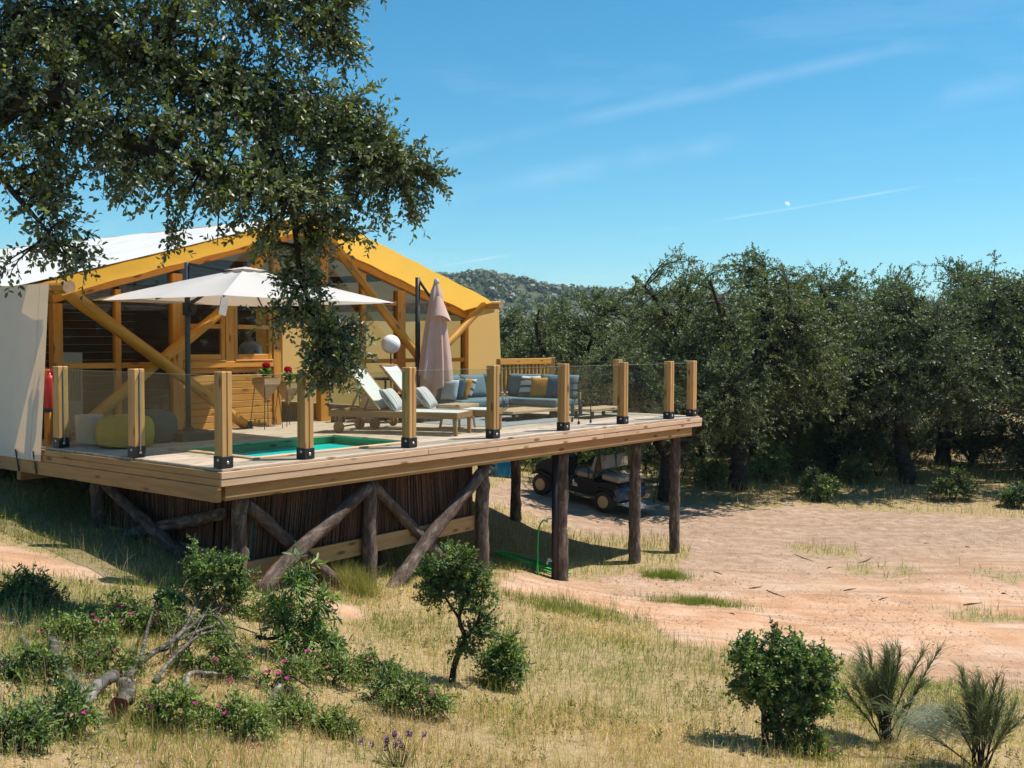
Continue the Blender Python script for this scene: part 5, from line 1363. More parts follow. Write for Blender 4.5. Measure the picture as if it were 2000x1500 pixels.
    MB().tube([(-1.56, -.40, .72), (-1.2, -.40, .72)], .014, 8).tube([(-1.56, .40, .72), (-1.2, .40, .72)], .014, 8).build('grab_brace', 'black', t)
    m = MB(); y = .5225
    for (x, z, w, h) in ((.02, .515, .075, .012), (.015, .492, .135, .010), (.015, .474, .135, .014), (.015, .452, .135, .012)): m.box((x - .08, y, z - .03), (w, .004, h))
    m.prism([(-.0, .47), (-.03, .50), (-.03, .53), (.0, .56), (.008, .53), (.012, .50)], y - .002, y + .002); m.build('white_logo', 'white', t)
    MB().tube([(.55, .22, .86), (.38, .22, 1.0)], .014, 8).build('steering_column', 'black', t)
    MB().tube([(.38 + .05 * math.sin(a), .22 + .17 * math.cos(a), 1.0 + .16 * math.sin(a)) for a in np.linspace(0, 6.0, 16)], .012, 6, closed=True).build('steering_wheel', 'black', t)
MAT['steel_dull'] = M_plain('dull_alloy', (.32, .32, .33), .5, .15, 20, .5, metal=.6)
golf_cart()
def blue_box():
    p = gnd(985, 930); p = Vector((p.x, p.y, p.z))
    T = Matrix.Translation(p) @ Matrix.Rotation(R(28), 4, 'Z')
    t = thing('cool_box', 'bright blue plastic storage box behind the deck stilts', 'box', T)
    MB().box((0, 0, .17), (.62, .42, .34), taper=.88).bevel(.02, 2).build('body', 'crate', t)
    MB().box((0, 0, .38), (.66, .46, .09)).bevel(.02, 2).build('lid', 'crate', t)
    for s in (-1, 1): MB().box((s * .30, 0, .27), (.05, .18, .05)).bevel(.01).build('handle', 'cart', t)
    for k in range(3): MB().box((-.12 + .16 * k, -.205, .17), (.03, .02, .26)).build('ridge', 'crate', t)
blue_box()
def pipe_and_hose():
    b = W(6.34, .34, 0); b.z = Z1(b.x, b.y)
    t = thing('water_pipe', 'black upright water pipe with brass taps strapped beside the deck stilt', 'pipe', Matrix.Translation(b))
    MB().tube([(0, 0, -.1), (0, 0, 1.98)], .055, 10).build('pipe', 'black', t, smooth=True)
    for z in (.30, .95): MB().tube([(-.05, -.03, z), (-.12, -.06, z), (-.12, -.06, z - .05)], .014, 6).box((-.09, -.045, z + .03), (.05, .012, .012)).build('tap', 'steel', t)
    t2 = W(4.72, .42, 0); t2.z = Z1(t2.x, t2.y)
    o = MB().tube([(0, 0, -.1), (0, 0, 1.6)], .07, 12).build('drain_pipe', 'cart', None, T=Matrix.Translation(t2), smooth=True)
    tag(o, 'dark blue drain pipe behind the stilt at the end of the reed screen', 'pipe')
    # hose: from the tap down to a flat tangle
    p0 = b + Vector((-.12, -.06, .90)); c = gnd(1035, 1106)
    pts = [p0, p0 + Vector((-.06, -.01, .03)), p0 + Vector((-.13, -.02, -.10)), p0 + Vector((-.145, -.03, -.45)), b + Vector((-.22, -.10, .06))]
    rg = random.Random(8)
    for k in range(64):
        a = k * 2 * math.pi / 9.0 + rg.uniform(-.15, .15); e = 1 + .2 * rg.uniform(-1, 1)
        x = c.x + .52 * e * math.cos(a) + rg.uniform(-.05, .05); y = c.y + .16 * e * math.sin(a) - .25 * (x - c.x) * .6
        pts.append(Vector((x, y, Z1(x, y) + .02 + .05 * (k / 64) + rg.uniform(0, .03))))
    path = smooth_path(pts, 420)
    o = MB().tube([Vector(p) for p in path], .013, 6).build('garden_hose', 'hose', None, smooth=True)
    tag(o, 'bright green garden hose tangled on the ground below the tap', 'hose')
pipe_and_hose()

# ------------------------------------------------------------------ trees
def leaf(nsp, k, sl, L, Wd, cols): return dict(nsp=nsp, k=k, sl=sl, L=L, W=Wd, cols=cols)
def oak_proto(seed, h, w, lean, label, T):
    """background holm oak, local coordinates, base at origin"""
    rn = np.random.default_rng(seed)
    limbs = []; lobes = []
    fork = np.array([lean * .35, 0, h * .24]); r = .15 + .012 * h
    limbs.append(([(0, 0, -.4), (lean * .06, .02, .3), (lean * .2, .03, h * .12), tuple(fork)], r * 1.25, r * .8))
    nl = 6
    for i in range(nl):
        a = 2 * math.pi * i / nl + rn.uniform(-.35, .35); d = np.array([math.cos(a), math.sin(a), 0])
        reach = w * .5 * rn.uniform(.62, .95); top = h * rn.uniform(.55, .86)
        if i == 0: reach *= .25; top = h * .82
        e = fork + d * reach + np.array([lean * .3, 0, 0]); e[2] = top
        m1 = fork + d * reach * .35 + [0, 0, (top - fork[2]) * .40] + rn.normal(size=3) * .15; m2 = fork + d * reach * .72 + [0, 0, (top - fork[2]) * .72] + rn.normal(size=3) * .18
        limbs.append(([tuple(fork), tuple(m1), tuple(m2), tuple(e)], r * .55, r * .10))
    # foliage masses over a broad dome, with a ragged skirt
    nd = 38; cz = h * .49
    for k in range(nd):
        a = k * 2.39996 + rn.uniform(-.25, .25); el = math.asin(min(.985, -.52 + 1.50 * (k + .5) / nd))
        rr = rn.uniform(.66, .92); b = math.cos(el)
        q = np.array([math.cos(a) * b * w * .5 * rr + lean * .4, math.sin(a) * b * w * .5 * rr, cz + math.sin(el) * h * .46 * rr])
        sz = w * rn.uniform(.105, .165); lobes.append((q, (sz * 1.15, sz * 1.15, sz * .85), 15))
    for k in range(9):
        q = np.array([rn.normal() * w * .16 + lean * .3, rn.normal() * w * .16, cz + rn.uniform(-.1, .25) * h]); lobes.append((q, w * .15, 8))
    return plant('holm_oak', label, 'tree', T, limbs, lobes, leaf(8, 12, .24, .066, .038, FARC), group='holm oaks across the clearing', leafmat='leaf_far', part='crown', stem='trunk', seed=seed,
                 sag=.10, tw=(.018, .004), shape='diamond', shell=.36, twseg=3, extent=(.3, 1.0), spread=.9)
def place(px, py, dx=0): p = gnd(px, py); return Vector((p.x, p.y, p.z - .05))
def treeT(p, rot, s, sz=None): return Matrix.Translation(p) @ Matrix.Rotation(rot, 4, 'Z') @ Matrix.Diagonal((s, s, sz or s, 1))
def xy(x, y): return Vector((x, y, Z1(x, y) - .08))
pA = place(1440, 958); protoA = oak_proto(101, 6.6, 6.0, .25, 'holm oak with straight dark trunk and dead stub just beyond the far deck corner', pA)
pB = xy(10.45, 27.2); protoB = oak_proto(202, 5.5, 5.8, -.9, 'holm oak with leaning dark trunk across the bare clearing', pB)
pC = xy(1.9, 31.0); protoC = oak_proto(303, 5.6, 6.4, .3, 'holm oak crown rising behind the slatted balustrade and sofa', pC)
LABNEAR = 'unseen holm oak on the slope, added to mirror darkly in the tent windows'  # out-of-frame oaks added to darken the window reflections
LABROW = 'holm oak in the dense far row behind the first oaks'
for (pr, x, y, rot, s, sz, lab) in (
    (protoB, 14.2, 28.3, 2.2, 1.1, 1.18, 'holm oak with low sprawling limbs at the end of the clearing'), (protoA, 9.2, 29.4, 1.1, .98, .98, 'tall holm oak filling the gap between the straight and the leaning trunks'),
    (protoC, 13.2, 31.8, .5, .95, 1.22, 'tall holm oak right behind the leaning trunk'), (protoC, 5.2, 33.0, 2.6, 1.0, .95, 'holm oak behind the oak with the straight trunk'),
    (protoB, -.9, 34.5, 4.0, .9, .72, 'holm oak crown showing beyond the cream canvas flap of the tent'), (protoA, 16.9, 31.5, 3.3, 1.0, .85, 'holm oak behind the one with low sprawling limbs'),
    (protoC, 3.55, 23.8, 1.4, .76, .76, 'smaller holm oak behind the golf cart and far railing'), (protoA, -3.8, 38.0, 5.1, 1.1, .75, LABROW), (protoB, 10.6, 36.0, 1.0, 1.15, .85, LABROW), (protoC, 20.5, 35.0, 4.4, 1.2, .9, LABROW),
    (protoA, 18.0, 24.5, .9, .9, .9, 'holm oak standing alone at the side of the bare dirt'), (protoB, 13.8, 38.5, 5.6, 1.2, .85, LABROW), (protoA, 2.5, 40.0, 2.2, 1.15, .75, LABROW), (protoC, 18.5, 42, 2.8, 1.2, .85, LABROW), (protoB, 6.5, 44, .3, 1.2, .8, LABROW),
    (protoC, -1.5, 46, 3.9, 1.1, .8, LABROW), (protoA, 24.5, 41, 1.9, 1.2, .85, LABROW), (protoC, 11.0, 48, 5.2, 1.25, .85, LABROW), (protoB, 16.0, 52, 2.0, 1.2, .85, LABROW), (protoA, 23.0, 52, 3.0, 1.2, .85, LABROW), (protoC, 3.0, 54, 1.0, 1.2, .9, LABROW),
    (protoB, 26, 10, 1.0, 1.4, 1.4, LABNEAR), (protoA, 30, 3, 2.0, 1.4, 1.4, LABNEAR), (protoC, 24, -4, 3.0, 1.3, 1.3, LABNEAR), (protoB, 30, -12, 4.0, 1.4, 1.4, LABNEAR), (protoA, 20, -14, 5.0, 1.4, 1.4, LABNEAR), (protoC, 33, 14, 5.0, 1.4, 1.4, LABNEAR)):
    dup(pr, treeT(xy(x, y), rot, s, sz), lab, 'holm oaks across the clearing')

rt = random.Random(31)
for k in range(14):
    x = 1.5 + k * 1.4 + rt.uniform(-.4, .4); y = rt.uniform(29.0, 34.5); q = rt.uniform(.36, .50)
    dup((protoA, protoB, protoC)[k % 3], treeT(xy(x, y) - Vector((0, 0, .45)), rt.uniform(0, 6.28), q * 1.15, q), 'low young holm oak in the thicket behind the trunks', 'young oaks in the thicket')

# the big holm oak whose branches hang over the deck
def big_oak():
    rn = np.random.default_rng(42)
    base = Vector((-5.75, 8.7, 0)); base.z = Z1(base.x, base.y) - .1
    L = lambda x, y, Y: np.array(at(x, y, Y) - base)
    fork = np.array([.35, .1, 2.9])
    limbs = [([(0, 0, -.3), (.05, 0, .6), (.15, .05, 1.7), tuple(fork)], .34, .24),
             ([fork, L(40, 60, 9.0), L(230, 90, 9.1), L(430, 170, 9.3), L(600, 265, 9.5), L(760, 330, 9.7)], .15, .012),
             ([fork, L(60, 190, 8.6), L(260, 280, 8.6), L(430, 345, 8.8), L(560, 400, 9.0)], .10, .012),
             ([fork, L(30, -120, 9.4), L(260, -160, 9.5), L(480, -60, 9.6), L(640, 40, 9.7)], .12, .012),
             ([L(430, 170, 9.3), L(540, 290, 9.4), L(575, 430, 9.5), L(590, 550, 9.6), L(640, 690, 9.7)], .06, .010),
             ([fork, (-1.2, .8, 3.8), (-2.4, 1.6, 4.6)], .14, .02), ([fork, (-1.0, -1.2, 3.9), (-1.8, -2.0, 4.6)], .13, .02), ([fork, (.3, .2, 4.2), (.8, .4, 5.6)], .15, .02),
             ([fork, L(-80, 260, 8.4), L(20, 370, 8.3), L(110, 470, 8.3)], .06, .008), ([fork, (.8, 1.4, 4.2), (1.6, 2.4, 5.0)], .10, .015), ([fork, (1.6, -1.2, 4.6), (3.4, -2.4, 5.2), (5.2, -3.0, 5.2)], .11, .015)]
    P = lambda x, y, Y, rx, ry, nb, rd=None: (L(x, y, Y), (rx * Y / FPX, (rd or (rx + ry) / 2) * Y / FPX, ry * Y / FPX), nb)
    lobes = [P(90, 90, 9.0, 190, 150, 88), P(330, 60, 9.1, 190, 140, 84), P(540, 30, 9.4, 125, 105, 48), P(655, 75, 9.6, 62, 72, 20), P(200, 230, 8.8, 200, 120, 74), P(430, 230, 9.1, 170, 125, 84),
             P(610, 215, 9.4, 135, 90, 54), P(700, 275, 9.5, 95, 75, 38), P(770, 325, 9.7, 66, 62, 26), P(850, 335, 9.8, 42, 20, 9, 20), P(815, 405, 9.8, 48, 26, 7, 20), P(610, 345, 9.3, 135, 75, 40), P(470, 360, 8.9, 130, 70, 32),
             P(280, 350, 8.6, 170, 62, 28), P(60, 330, 8.5, 110, 90, 26), P(90, 430, 8.4, 70, 52, 9), P(150, 500, 8.4, 40, 34, 5), P(10, 525, 8.3, 20, 18, 2), P(700, 415, 9.6, 75, 62, 15), P(600, 445, 9.4, 92, 60, 18), P(500, 455, 9.1, 75, 50, 8),
             P(575, 530, 9.5, 70, 58, 11), P(540, 600, 9.6, 62, 50, 7), P(625, 625, 9.6, 62, 62, 11), P(668, 680, 9.7, 74, 56, 28), P(620, 735, 9.7, 48, 32, 8), P(360, 470, 8.9, 60, 26, 4),
             # rest of the crown outside the picture; last three lobes added to shade the ground
             P(150, -170, 9.2, 240, 150, 60), P(430, -170, 9.5, 230, 140, 55), P(650, -90, 9.7, 130, 90, 22), P(-250, 0, 9.0, 240, 220, 70), P(-200, 280, 8.6, 190, 150, 40), P(300, -420, 9.5, 300, 150, 45), P(-150, -350, 9.2, 300, 200, 55),
             ((-2.2, 1.5, 4.6), 1.3, 45), ((-1.7, -1.9, 4.5), 1.3, 45), ((1.6, 2.3, 5.0), (1.3, 1.0, .8), 40), ((3.3, -2.5, 5.3), (1.1, .8, .5), 40), ((4.6, -3.0, 5.3), (1.1, .8, .5), 40), ((5.3, -3.6, 5.2), (.8, .7, .45), 26)]
    limbs = [([tuple(q) for q in p], a, b) for p, a, b in limbs]
    plant('holm_oak', 'big dark holm oak whose leafy boughs hang over the deck and tent', 'tree', base, limbs, lobes, leaf(7, 10, .20, .050, .025, OAKC), bark='oakbark', leafmat='leaf_oak', part='crown', stem='trunk', seed=42,
          sag=.22, tw=(.013, .0028), shape='oval', shell=.42, droop=.25, extent=(.28, 1.0), spread=.85, up=.7)
big_oak()

# ------------------------------------------------------------------ shrubs and small plants
def small(px, py): p = gnd(px, py); return Vector((p.x, p.y, p.z - .02))
def m_per(p): return p.y / FPX
def shrub_px(name, label, cat, px, py, limbs, lobes, lf, seed, **kw):
    """limbs and lobes given in photo pixels relative to the foot (x right, y up), with a depth offset in metres"""
    b = small(px, py); k = m_per(b); rn = np.random.default_rng(seed)
    C = lambda q: np.array([q[0] * k, q[2] if len(q) > 2 else rn.normal() * 12 * k, q[1] * k])
    li = [([tuple(C(q)) for q in pts], a, c) for pts, a, c in limbs]
    lo = [(C(q[:2] + (q[5] if len(q) > 5 else 0.0,)), (q[2] * k, (q[2] + q[3]) / 2 * k, q[3] * k), q[4]) for q in lobes]
    return plant(name, label, cat, b, li, lo, lf, seed=seed, **kw)
shrub_px('young_oak', 'young holm oak with crooked stem and open crown in the dry meadow', 'tree', 882, 1332,
    [([(0, -8, 0), (6, 40, .02), (26, 90, 0), (14, 130, .03), (30, 190, 0), (10, 240, 0)], .035, .008), ([(26, 90, 0), (52, 130, -.05), (60, 190, 0)], .018, .006), ([(14, 130, .03), (-20, 180, .05), (-40, 215, 0)], .015, .005)],
    [(10, 245, 72, 42, 34), (-40, 190, 42, 45, 20), (52, 185, 45, 45, 24), (8, 190, 52, 34, 22), (62, 120, 36, 36, 14), (35, 75, 34, 26, 8), (-15, 215, 55, 30, 16)],
    leaf(7, 10, .10, .030, .019, SHRUBC * .8), 501, leafmat='leaf_soft', tw=(.006, .0018), sag=.05)
shrub_px('round_bush', 'dense round holm oak bush with dark stem in the dry grass', 'bush', 1500, 1456,
    [([(0, -8, 0), (-8, 40, 0), (-4, 90, .05), (10, 140, 0)], .035, .010), ([(-4, 60, 0), (30, 100, .1), (70, 140, 0)], .02, .006), ([(-4, 60, 0), (-30, 110, -.1), (-40, 160, 0)], .02, .006), ([(0, 0, 0), (45, 20, 0), (80, 50, 0)], .016, .004)],
    [(0, 165, 80, 62, 52), (-50, 190, 46, 38, 24), (70, 165, 66, 50, 40), (105, 105, 42, 48, 24), (40, 95, 70, 50, 36), (60, 45, 60, 36, 20), (-30, 120, 44, 42, 18), (20, 215, 60, 22, 14)],
    leaf(7, 10, .10, .031, .020, SHRUBC * 1.05), 502, leafmat='leaf_soft', tw=(.006, .0018), sag=.05)
LFS = leaf(5, 9, .13, .065, .017, SHRUBC)
shrub_px('laurel_shrub', 'leafy green shrub beside the foot of the young oak', 'shrub', 985, 1345, [([(0, -5, 0), (-6, 40, 0), (-10, 70, .05)], .010, .003), ([(0, 0, 0), (14, 40, .05), (25, 75, 0)], .010, .003)],
    [(0, 62, 40, 38, 26), (-18, 45, 28, 26, 12), (22, 40, 24, 26, 10), (0, 92, 18, 16, 6)], LFS, 503, tw=(.004, .0015), sag=.05)
shrub_px('tall_weed', 'tall weed with narrow drooping leaves between reed screen and fallen branches', 'weed', 600, 1300,
    [([(0, -5, 0), (-8, 90, 0), (-14, 190, 0)], .008, .003), ([(0, -5, 0), (20, 80, .1), (22, 130, 0)], .007, .003), ([(0, -5, 0), (-40, 70, 0), (-55, 150, 0)], .007, .003)],
    [(-12, 170, 14, 60, 10), (22, 110, 20, 50, 12), (-52, 120, 16, 50, 9), (-10, 60, 55, 40, 14), (45, 50, 20, 34, 6)], leaf(4, 8, .14, .085, .018, SHRUBC * 1.15), 504, droop=.5, tw=(.004, .0015), sag=.0)
shrub_px('wild_rose', 'loose green briar bush in front of the corner stilt', 'bush', 425, 1185, [([(0, -5, 0), (-10, 50, 0), (-20, 90, 0)], .012, .003), ([(0, 0, 0), (30, 50, 0), (50, 80, 0)], .010, .003), ([(0, 0, 0), (-35, 60, .1), (-45, 120, 0)], .007, .002)],
    [(-10, 75, 62, 42, 46), (45, 55, 40, 38, 26), (-50, 55, 34, 38, 18), (10, 25, 60, 26, 22), (-42, 125, 10, 36, 4), (30, 95, 30, 14, 6)], leaf(6, 9, .09, .026, .016, SHRUBC * 1.1), 505, tw=(.005, .0015), sag=.05)
shrub_px('rusty_dock', 'rusty red dry dock plant beside the briar bush', 'weed', 408, 1228, [([(0, -5, 0), (5, 30, 0), (10, 55, 0)], .006, .002)], [(5, 40, 28, 26, 22)], leaf(5, 8, .07, .02, .015, np.array([(.20, .09, .05), (.26, .14, .08), (.15, .07, .04)])), 506, tw=(.003, .001))
CG = 'rockrose clumps with pink flowers'
def cistus(px, py, w, h, seed, label, flowers, cols=CISTC, lob=22):
    t = shrub_px('rockrose', label, 'shrub', px, py, [([(0, -4, 0), (-w * .2, h * .4, 0), (-w * .3, h * .7, 0)], .007, .002), ([(0, -4, 0), (w * .2, h * .4, .03), (w * .3, h * .7, 0)], .007, .002)],
        [(0, h * .5, w * .55, h * .5, int(lob * .7)), (-w * .35, h * .4, w * .35, h * .42, lob // 2), (w * .35, h * .35, w * .35, h * .4, lob // 2), (w * .1, h * .9, w * .25, h * .3, 5), (-w * .5, h * .25, w * .25, h * .3, 4)], leaf(5, 8, .12, .036, .013, cols), seed, group=CG, tw=(.004, .0015), sag=.03)
    rn = np.random.default_rng(seed); b = t.matrix_basis.translation; k = m_per(b)
    for i in range(flowers):
        c = np.array([rn.uniform(-.5, .5) * w * k, rn.uniform(-.4, .1) * w * k, (h * rn.uniform(.55, 1.0)) * k])
        n = 5; a = np.arange(n) * 2 * np.pi / n + rn.uniform(0, 6); ax = np.stack([np.cos(a), np.sin(a) * .6, np.full(n, .35)], 1); ax[:, 1] -= .1
        V, F, C = leaf_arrays(np.tile(c, (n, 1)), ax, np.tile([0, -.6, 1.0], (n, 1)), np.full(n, .023), np.full(n, .024), np.tile([[.52, .06, .26]], (n, 1)) * (.75 + .4 * rn.random()))
        link_mesh('flower', np_mesh('flower', V, F, 'petal', C), t)
    return t
cistus(235, 1235, 110, 62, 601, 'rockrose clump with several pink flowers on the grassy bank below the deck', 7)
cistus(200, 1318, 120, 62, 602, 'bright green rockrose clump right behind the bark log', 3)
cistus(335, 1425, 105, 95, 603, 'yellow-green rockrose bush beside the sawn red log', 3, CISTC * 1.15)
cistus(520, 1340, 190, 75, 604, 'wide rockrose clump around the bare dead branches', 8)
cistus(470, 1440, 110, 80, 605, 'low bright green rockrose in front of the grey dead branch', 2, CISTC * 1.2)
cistus(640, 1335, 90, 60, 606, 'small rockrose clump at the foot of the tall weed', 4)
cistus(705, 1330, 130, 55, 607, 'grey-green rockrose patch with two pink flowers in dry grass', 2)
cistus(815, 1400, 95, 70, 608, 'slim rockrose tuft with one pink flower near the young oak', 2)
cistus(45, 1178, 75, 62, 609, 'dark little shrub on the bank next to the bare earth', 0, SHRUBC * .85)
cistus(85, 1190, 40, 50, 610, 'small brownish shrub next to the dark one on the bank', 0, np.array([(.13, .12, .05), (.18, .14, .07)]))
cistus(150, 1255, 120, 55, 613, 'pale green rockrose patch on the sunny bank above the bark log', 3, CISTC * 1.2)
cistus(60, 1330, 110, 60, 614, 'dark rockrose in the shade beside the short pale stick', 1, SHRUBC * .9)
cistus(120, 1430, 120, 75, 615, 'shaded rockrose mass in front of the grey log piece', 2, SHRUBC)
cistus(30, 1460, 120, 80, 616, 'shaded green clump below the fallen logs', 0, SHRUBC * 1.05)
cistus(410, 1320, 130, 75, 617, 'rockrose clump tangled in the forked dead branch', 5)
cistus(395, 1255, 90, 50, 618, 'pale leafy clump at the foot of the rusty dock', 2, CISTC * 1.1)
cistus(560, 1420, 90, 55, 619, 'thin rockrose sprigs below the weathered branch', 2, CISTC * 1.1)
cistus(520, 1215, 120, 50, 620, 'low green growth below the crossed log braces', 1, CISTC)
cistus(760, 1375, 60, 60, 621, 'narrow upright green sprig in the dry meadow', 0, SHRUBC)
cistus(650, 1440, 60, 40, 622, 'tiny grey-green seedling shrub in the dry grass', 0, CISTC)
cistus(1590, 1478, 60, 40, 623, 'little leafy plant with mauve flowers under the round bush', 3, CISTC)
cistus(300, 1235, 90, 50, 611, 'rockrose clump of pink blooms beside the drooping leafy shoot', 6)
shrub_px('leafy_shoot', 'upright shoot with pale glossy leaves left of the briar bush', 'weed', 330, 1225, [([(0, -4, 0), (2, 60, 0), (6, 105, 0)], .007, .002)], [(2, 70, 18, 44, 14), (0, 40, 16, 26, 8)], leaf(4, 8, .10, .06, .02, SHRUBC * 1.25), 612, droop=.6, tw=(.003, .0012))
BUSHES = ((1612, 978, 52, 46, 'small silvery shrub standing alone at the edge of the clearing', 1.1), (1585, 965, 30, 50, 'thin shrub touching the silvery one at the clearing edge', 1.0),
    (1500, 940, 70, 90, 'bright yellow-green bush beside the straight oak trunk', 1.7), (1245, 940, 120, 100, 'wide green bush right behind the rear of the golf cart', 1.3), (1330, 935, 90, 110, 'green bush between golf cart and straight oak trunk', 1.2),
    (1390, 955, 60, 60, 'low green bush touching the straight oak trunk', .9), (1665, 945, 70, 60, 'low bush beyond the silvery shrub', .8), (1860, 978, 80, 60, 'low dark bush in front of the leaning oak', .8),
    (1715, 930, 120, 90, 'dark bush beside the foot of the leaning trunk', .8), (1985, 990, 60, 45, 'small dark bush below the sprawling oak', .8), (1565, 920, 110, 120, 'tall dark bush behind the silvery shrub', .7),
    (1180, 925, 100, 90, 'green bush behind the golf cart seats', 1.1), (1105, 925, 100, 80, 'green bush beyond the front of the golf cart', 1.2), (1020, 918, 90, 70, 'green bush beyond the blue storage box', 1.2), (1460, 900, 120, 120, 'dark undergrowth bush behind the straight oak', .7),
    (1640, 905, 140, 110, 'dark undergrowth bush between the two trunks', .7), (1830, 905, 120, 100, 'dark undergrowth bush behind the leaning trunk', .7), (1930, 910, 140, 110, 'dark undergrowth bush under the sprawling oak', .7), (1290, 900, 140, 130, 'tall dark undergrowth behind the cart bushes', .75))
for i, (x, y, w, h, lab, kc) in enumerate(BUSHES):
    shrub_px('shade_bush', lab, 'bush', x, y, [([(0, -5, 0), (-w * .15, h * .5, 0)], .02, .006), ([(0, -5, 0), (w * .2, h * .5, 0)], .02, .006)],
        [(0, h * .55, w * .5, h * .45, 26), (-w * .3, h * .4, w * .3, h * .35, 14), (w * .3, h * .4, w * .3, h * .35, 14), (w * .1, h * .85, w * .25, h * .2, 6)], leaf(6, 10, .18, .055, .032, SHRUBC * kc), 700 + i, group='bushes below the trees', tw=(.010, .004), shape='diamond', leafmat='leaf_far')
# broom bushes: fountains of thin green wands
def broom(px, py, h, w, label, seed, pale=0):
    b = small(px, py); k = m_per(b); rn = np.random.default_rng(seed)
    t = thing('broom_bush', label, 'shrub', Matrix.Translation(b), 'broom bushes')
    ns = 22; stems = []; 
    a = rn.uniform(0, 6.28, ns); r = np.abs(rn.normal(size=ns)) * .5 + .15; hh = h * k * rn.uniform(.55, 1.0, ns)
    tip = np.stack([np.cos(a) * r * w * k * .85 + rn.normal(size=ns) * .03, np.sin(a) * r * w * k * .4, hh], 1)
    root = np.stack([rn.normal(size=ns) * .03, rn.normal(size=ns) * .03, np.full(ns, -.03)], 1)
    P = bez(root, root + [0, 0, 1] * hh[:, None] * .4 + tip * [.2, .2, 0], tip * [.7, .7, .75], tip, 10)
    V, F = tube_arrays(P, np.linspace(.008, .003, 10)[None].repeat(ns, 0), 4)
    link_mesh('stem', np_mesh('stem', V, F, 'oakbark', None, True), t)
    nw = 2400; s = rn.integers(0, ns, nw); tt = .35 + .65 * rn.random(nw); i = np.clip((tt * 9).astype(int), 0, 8)
    st = P[s, i] + (P[s, i + 1] - P[s, i]) * (tt * 9 - i)[:, None]; tan = nrmz(P[s, i + 1] - P[s, i])
    d = nrmz(tan * 1.0 + rn.normal(size=(nw, 3)) * .38 + [0, 0, .35]); ln = rn.uniform(.10, .24, nw) * h * k * 1.2
    bend = np.stack([np.full(nw, -.15), rn.normal(size=nw) * .1, np.full(nw, -.25)], 1) * ln[:, None]
    E = st + d * ln[:, None]; Q = np.stack([st, st + d * ln[:, None] * .5 + bend * .15, E + bend], 1)
    V, F = tube_arrays(Q, np.tile([[.0024, .0019, .0009]], (nw, 1)), 3)
    c = np.array([(.21, .245, .10), (.26, .28, .13), (.17, .20, .09)])[rn.integers(0, 3, nw)]
    link_mesh('wands', np_mesh('wands', V, F, 'leaf_soft', np.repeat(c, 9, 0)), t)
    if pale:
        npl = 190; g = np.array([-.38 * w * k, -.05, h * k * .52]) if pale == 1 else np.array([.05, -.05, h * k * .42])
        st = g + rn.normal(size=(npl, 3)) * [.10, .06, .06] * (1 if pale == 1 else .6)
        d = nrmz(np.stack([np.full(npl, -.8), rn.normal(size=npl) * .3, rn.uniform(-.1, .9, npl)], 1)); ln = rn.uniform(.16, .40, npl)
        Q = np.stack([st, st + d * ln[:, None] * .6, st + d * ln[:, None] + np.array([-.03, 0, -.09]) * (ln / .2)[:, None]], 1)
        V, F = tube_arrays(Q, np.tile([[.0022, .0019, .001]], (npl, 1)), 3)
        link_mesh('silver_wands', np_mesh('silver_wands', V, F, 'leaf_soft', np.tile([[.40, .43, .38]], (len(V), 1))), t)
broom(1728, 1452, 205, 150, 'tall upright broom bush beside the round bush at the dirt edge', 801, 0)
broom(1915, 1505, 195, 190, 'broom bush with a silvery wind-swept tuft of wands', 802, 1)
def lavender():
    b = small(778, 1498); t = thing('lavender', 'lavender tuft with purple flower heads in the dry meadow', 'plant', Matrix.Translation(b)); rn = np.random.default_rng(9); k = m_per(b)
    n = 60; a = rn.normal(size=(n, 2)) * [26 * k, 14 * k]; h = rn.uniform(25, 62, n) * k
    Q = np.stack([np.c_[a * .3, np.zeros(n)], np.c_[a * .7, h * .6], np.c_[a, h]], 1)
    V, F = tube_arrays(Q, np.tile([[.002, .0016, .0012]], (n, 1)), 3)
    link_mesh('stems', np_mesh('stems', V, F, 'leaf_soft', np.tile([[.10, .13, .06]], (len(V), 1))), t)
    n2 = 13; a2 = rn.normal(size=(n2, 2)) * [26 * k, 12 * k]; h2 = rn.uniform(40, 78, n2) * k
    for i in range(n2):
        c = np.array([a2[i, 0], a2[i, 1], h2[i]]); m = 34
        d = nrmz(rn.normal(size=(m, 3)) * [1, 1, .3]); P = c + d * [.008, .008, 0] + np.c_[np.zeros((m, 2)), rn.uniform(-.022, .022, m)]
        V, F, C = leaf_arrays(P, d + [0, 0, .8], d, np.full(m, .012), np.full(m, .010), np.tile([[.13, .055, .20]], (m, 1)) * (.5 + 1.2 * rn.random((m, 1))))
        hd = link_mesh('flower_head', np_mesh('flower_head', V, F, 'petal', C), t)
        Vs, Fs = tube_arrays(np.stack([[c * [.3, .3, 0], c * [.7, .7, .6], c]]), np.full((1, 3), .0014), 3); link_mesh('stalk', np_mesh('stalk', Vs, Fs, 'leaf_soft', np.tile([[.10, .13, .06]], (len(Vs), 1))), hd)
lavender()

